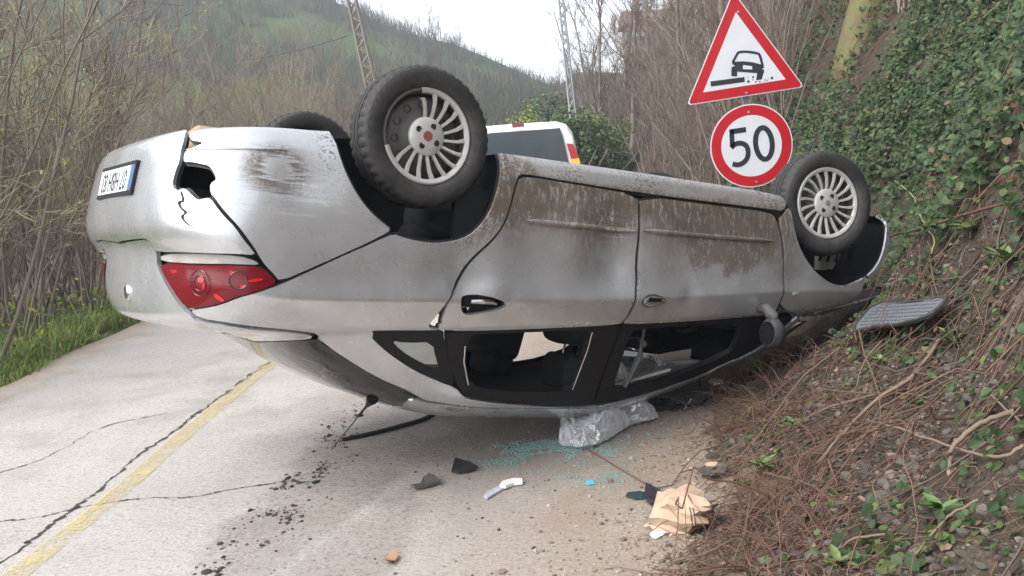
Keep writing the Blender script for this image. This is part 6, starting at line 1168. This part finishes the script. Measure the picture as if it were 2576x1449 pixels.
tw_ = np.array([gnd(p)+[0, 0, .008] for p in ((1470, 1128), (1530, 1165), (1580, 1195), (1645, 1232))]); V, F = tubes((crom(tw_, 6)-tw_[0])[None], np.linspace(.003, .004, 19)[None], 6); o = obj('fallen_twig', V, F, TWIGR); o.location = tw_[0].tolist(); tag(o, 'thin reddish twig lying across the glass crumbs', 'branch')
LH = 'dry branch hanging over the ivy on the upper bank'; GH = 'dry branches hanging over the ivy'
for px, a, b in (([(2574, 51), (2481, 148), (2426, 195), (2344, 211), (2317, 226), (2294, 289)], .012, .005), ([(2481, 168), (2461, 234), (2419, 297)], .007, .003), ([(2426, 219), (2403, 273), (2380, 308), (2376, 336)], .007, .003), ([(2540, 90), (2528, 156), (2493, 269)], .008, .003), ([(2574, 47), (2501, 78), (2442, 105), (2403, 125)], .010, .004), ([(2376, 105), (2317, 164), (2340, 199)], .007, .003)):
    branch('hanging_branch', px, a, b, LH, GH, TWIG, .22, 5)
# ---- separate leafy plants
def sprig(name, px, n, size, col, label, h=.05, spread=1.0, seed=0):
    b = on_terrain(px, .0); t_ = empty(name, b.tolist()); tag(t_, label, 'plant'); rr = np.random.default_rng(seed); m = simple(name+'_leaf', col, .45, var=.3, scale=25)
    mb = MB(); mb.tube([(0, 0, -.01), (.003, 0, h*.6), (0, 0, h)], .003, 5); mb.build('stem', simple(name+'_stem', (.20, .20, .08), .6), t_)
    for k in range(n):
        a = 6.28*k/n+rr.normal(0, .3); el = rr.uniform(.3, .9); d = np.array([math.cos(a)*math.cos(el), math.sin(a)*math.cos(el), math.sin(el)]); side_ = np.array([-math.sin(a), math.cos(a), 0]); up_ = np.cross(d, side_); up_ *= np.sign(up_[2]); s_ = size*rr.uniform(.7, 1.15); o_ = np.array([0, 0, h*rr.uniform(.5, 1)]); V = []
        for u, wd in ((0, .02), (.25, .30), (.5, .40), (.78, .28), (1, .02)):
            for q in (-1, 0, 1): V.append(o_+d*s_*u*spread+side_*q*wd*s_*.62+up_*(abs(q)*.10-.28*u*u)*s_)
        F = [(i*3+j, i*3+j+1, i*3+j+4, i*3+j+3) for i in range(4) for j in range(2)]; obj('leaf', V, F, m, t_)
sprig('broad_leaf_plant', (1928, 1195), 5, .075, (.10, .175, .05), 'bright green broad-leaved seedling at the toe of the bank', .05, 1, 1); sprig('upright_seedling', (2362, 1322), 9, .07, (.10, .17, .05), 'fresh green upright seedling on the bare dirt', .05, 1, 2)
sprig('yellow_green_plant', (2215, 930), 14, .05, (.17, .22, .07), 'feathery yellow-green plant on the stony bank', .04, 1, 3); sprig('bright_green_plant', (2170, 875), 9, .085, (.10, .17, .05), 'leafy green plant below the rubber mat', .05, 1, 4); sprig('pale_leaf_plant', (2400, 880), 7, .08, (.20, .26, .10), 'pale-leaved plant above the stony bank', .04, 1, 5); sprig('low_rosette', (2110, 1440), 11, .055, (.12, .17, .05), 'low green rosette beneath the dead stems', .03, 1, 6); sprig('dark_leaf_plant', (1995, 1080), 10, .05, (.09, .17, .06), 'small dark green plant between dead stems', .03, 1, 7); sprig('bright_vine', (2440, 610), 9, .10, (.10, .17, .05), 'bright green vine leaves at the edge of the ivy', .07, 1, 8); sprig('bright_vine', (2530, 700), 8, .09, (.12, .18, .06), 'mid-green bramble leaves over the red stems', .07, 1, 9); sprig('edge_weed', (1900, 950), 10, .06, (.14, .26, .05), 'tuft of green weed at the crushed window', .06, 1, 10)
# ---- grass along the verge
N_ = 19000; r = np.random.default_rng(202); y = r.uniform(5.5, 14, N_); lv = np.abs(r.normal(0, .42, N_))+.02; x = redge(y)-lv-.03+fbm(x=y*3, y=lv*0, seed=5)*.12; ok = fbm(x*3, y*3, 6)+.16*(lv > .2) > .47; x, y = x[ok], y[ok]; n = len(x); L = r.uniform(.03, .13, n); a = r.uniform(0, 6.28, n); l = r.uniform(.1, .8, n); wd = r.uniform(.003, .007, n); z = terrain(x, y); b = np.stack([x, y, z], 1); d = np.stack([np.cos(a)*l, np.sin(a)*l, np.ones(n)], 1); sd = np.stack([-np.sin(a), np.cos(a), np.zeros(n)], 1); V = np.stack([b-sd*wd[:, None], b+sd*wd[:, None], b+d*(L*.6)[:, None]+sd*(wd*.7)[:, None], b+d*(L*.6)[:, None]-sd*(wd*.7)[:, None], b+(d+np.stack([np.cos(a)*l*.6, np.sin(a)*l*.6, -.1*np.ones(n)], 1))*L[:, None]], 1).reshape(-1, 3); i5 = 5*np.arange(n)
F = [tuple(q) for q in np.stack([i5, i5+1, i5+2, i5+3], 1)]+[tuple(q) for q in np.stack([i5+3, i5+2, i5+4], 1)]; g = obj('verge_grass', V, F, attrmat('grass_blade', .55, .2, 30, .25), None, False); pal = np.array([(.17, .27, .05), (.22, .33, .07), (.13, .20, .05), (.36, .36, .09), (.27, .22, .12)]); colattr(g, np.repeat(pal[r.choice(5, n, p=[.28, .22, .18, .14, .18])]*r.uniform(.75, 1.2, (n, 1)), 5, 0)); tag(g, 'fresh green grass along the verge of the road', 'grass', kind='stuff')
n = 520; y = r.uniform(6, 10.5, n); x = redge(y)-.2-np.abs(r.normal(0, .45, n)); P = np.stack([x, y, terrain(x, y)+r.uniform(.10, .45, n)], 1); V, F = leaf_cloud(P, np.tile([0, 0, 1.], (n, 1)), r.uniform(.025, .06, n), r, tilt=1.2); o = obj('verge_weeds', V, F, LEAF, None, False); pal = np.array([(.34, .34, .05), (.20, .28, .05), (.12, .20, .04)]); colattr(o, np.repeat(pal[r.integers(0, 3, n)], 6, 0)); tag(o, 'yellow-green weeds sprouting from the grassy verge', 'weeds', kind='stuff')
# ================================================================== HAZE
hb = MB(); X0, X1, Y0, Y1, Z0, Z1 = -160, 170, -20, 340, -14, 75
hb.box(((X0+X1)/2, (Y0+Y1)/2, (Z0+Z1)/2), (X1-X0, Y1-Y0, Z1-Z0)); hm = bpy.data.materials.new('haze_air'); hm.use_nodes = True; ht = hm.node_tree; ht.nodes.remove(ht.nodes['Principled BSDF']); pv = ht.nodes.new('ShaderNodeVolumePrincipled'); pv.inputs['Color'].default_value = (.70, .82, 1.0, 1); pv.inputs['Density'].default_value = .0015; pv.inputs['Anisotropy'].default_value = .2; ht.links.new(pv.outputs[0], ht.nodes['Material Output'].inputs['Volume'])
hz = hb.build('haze', hm); tag(hz, 'pale blue haze in the valley air', 'haze', kind='stuff')
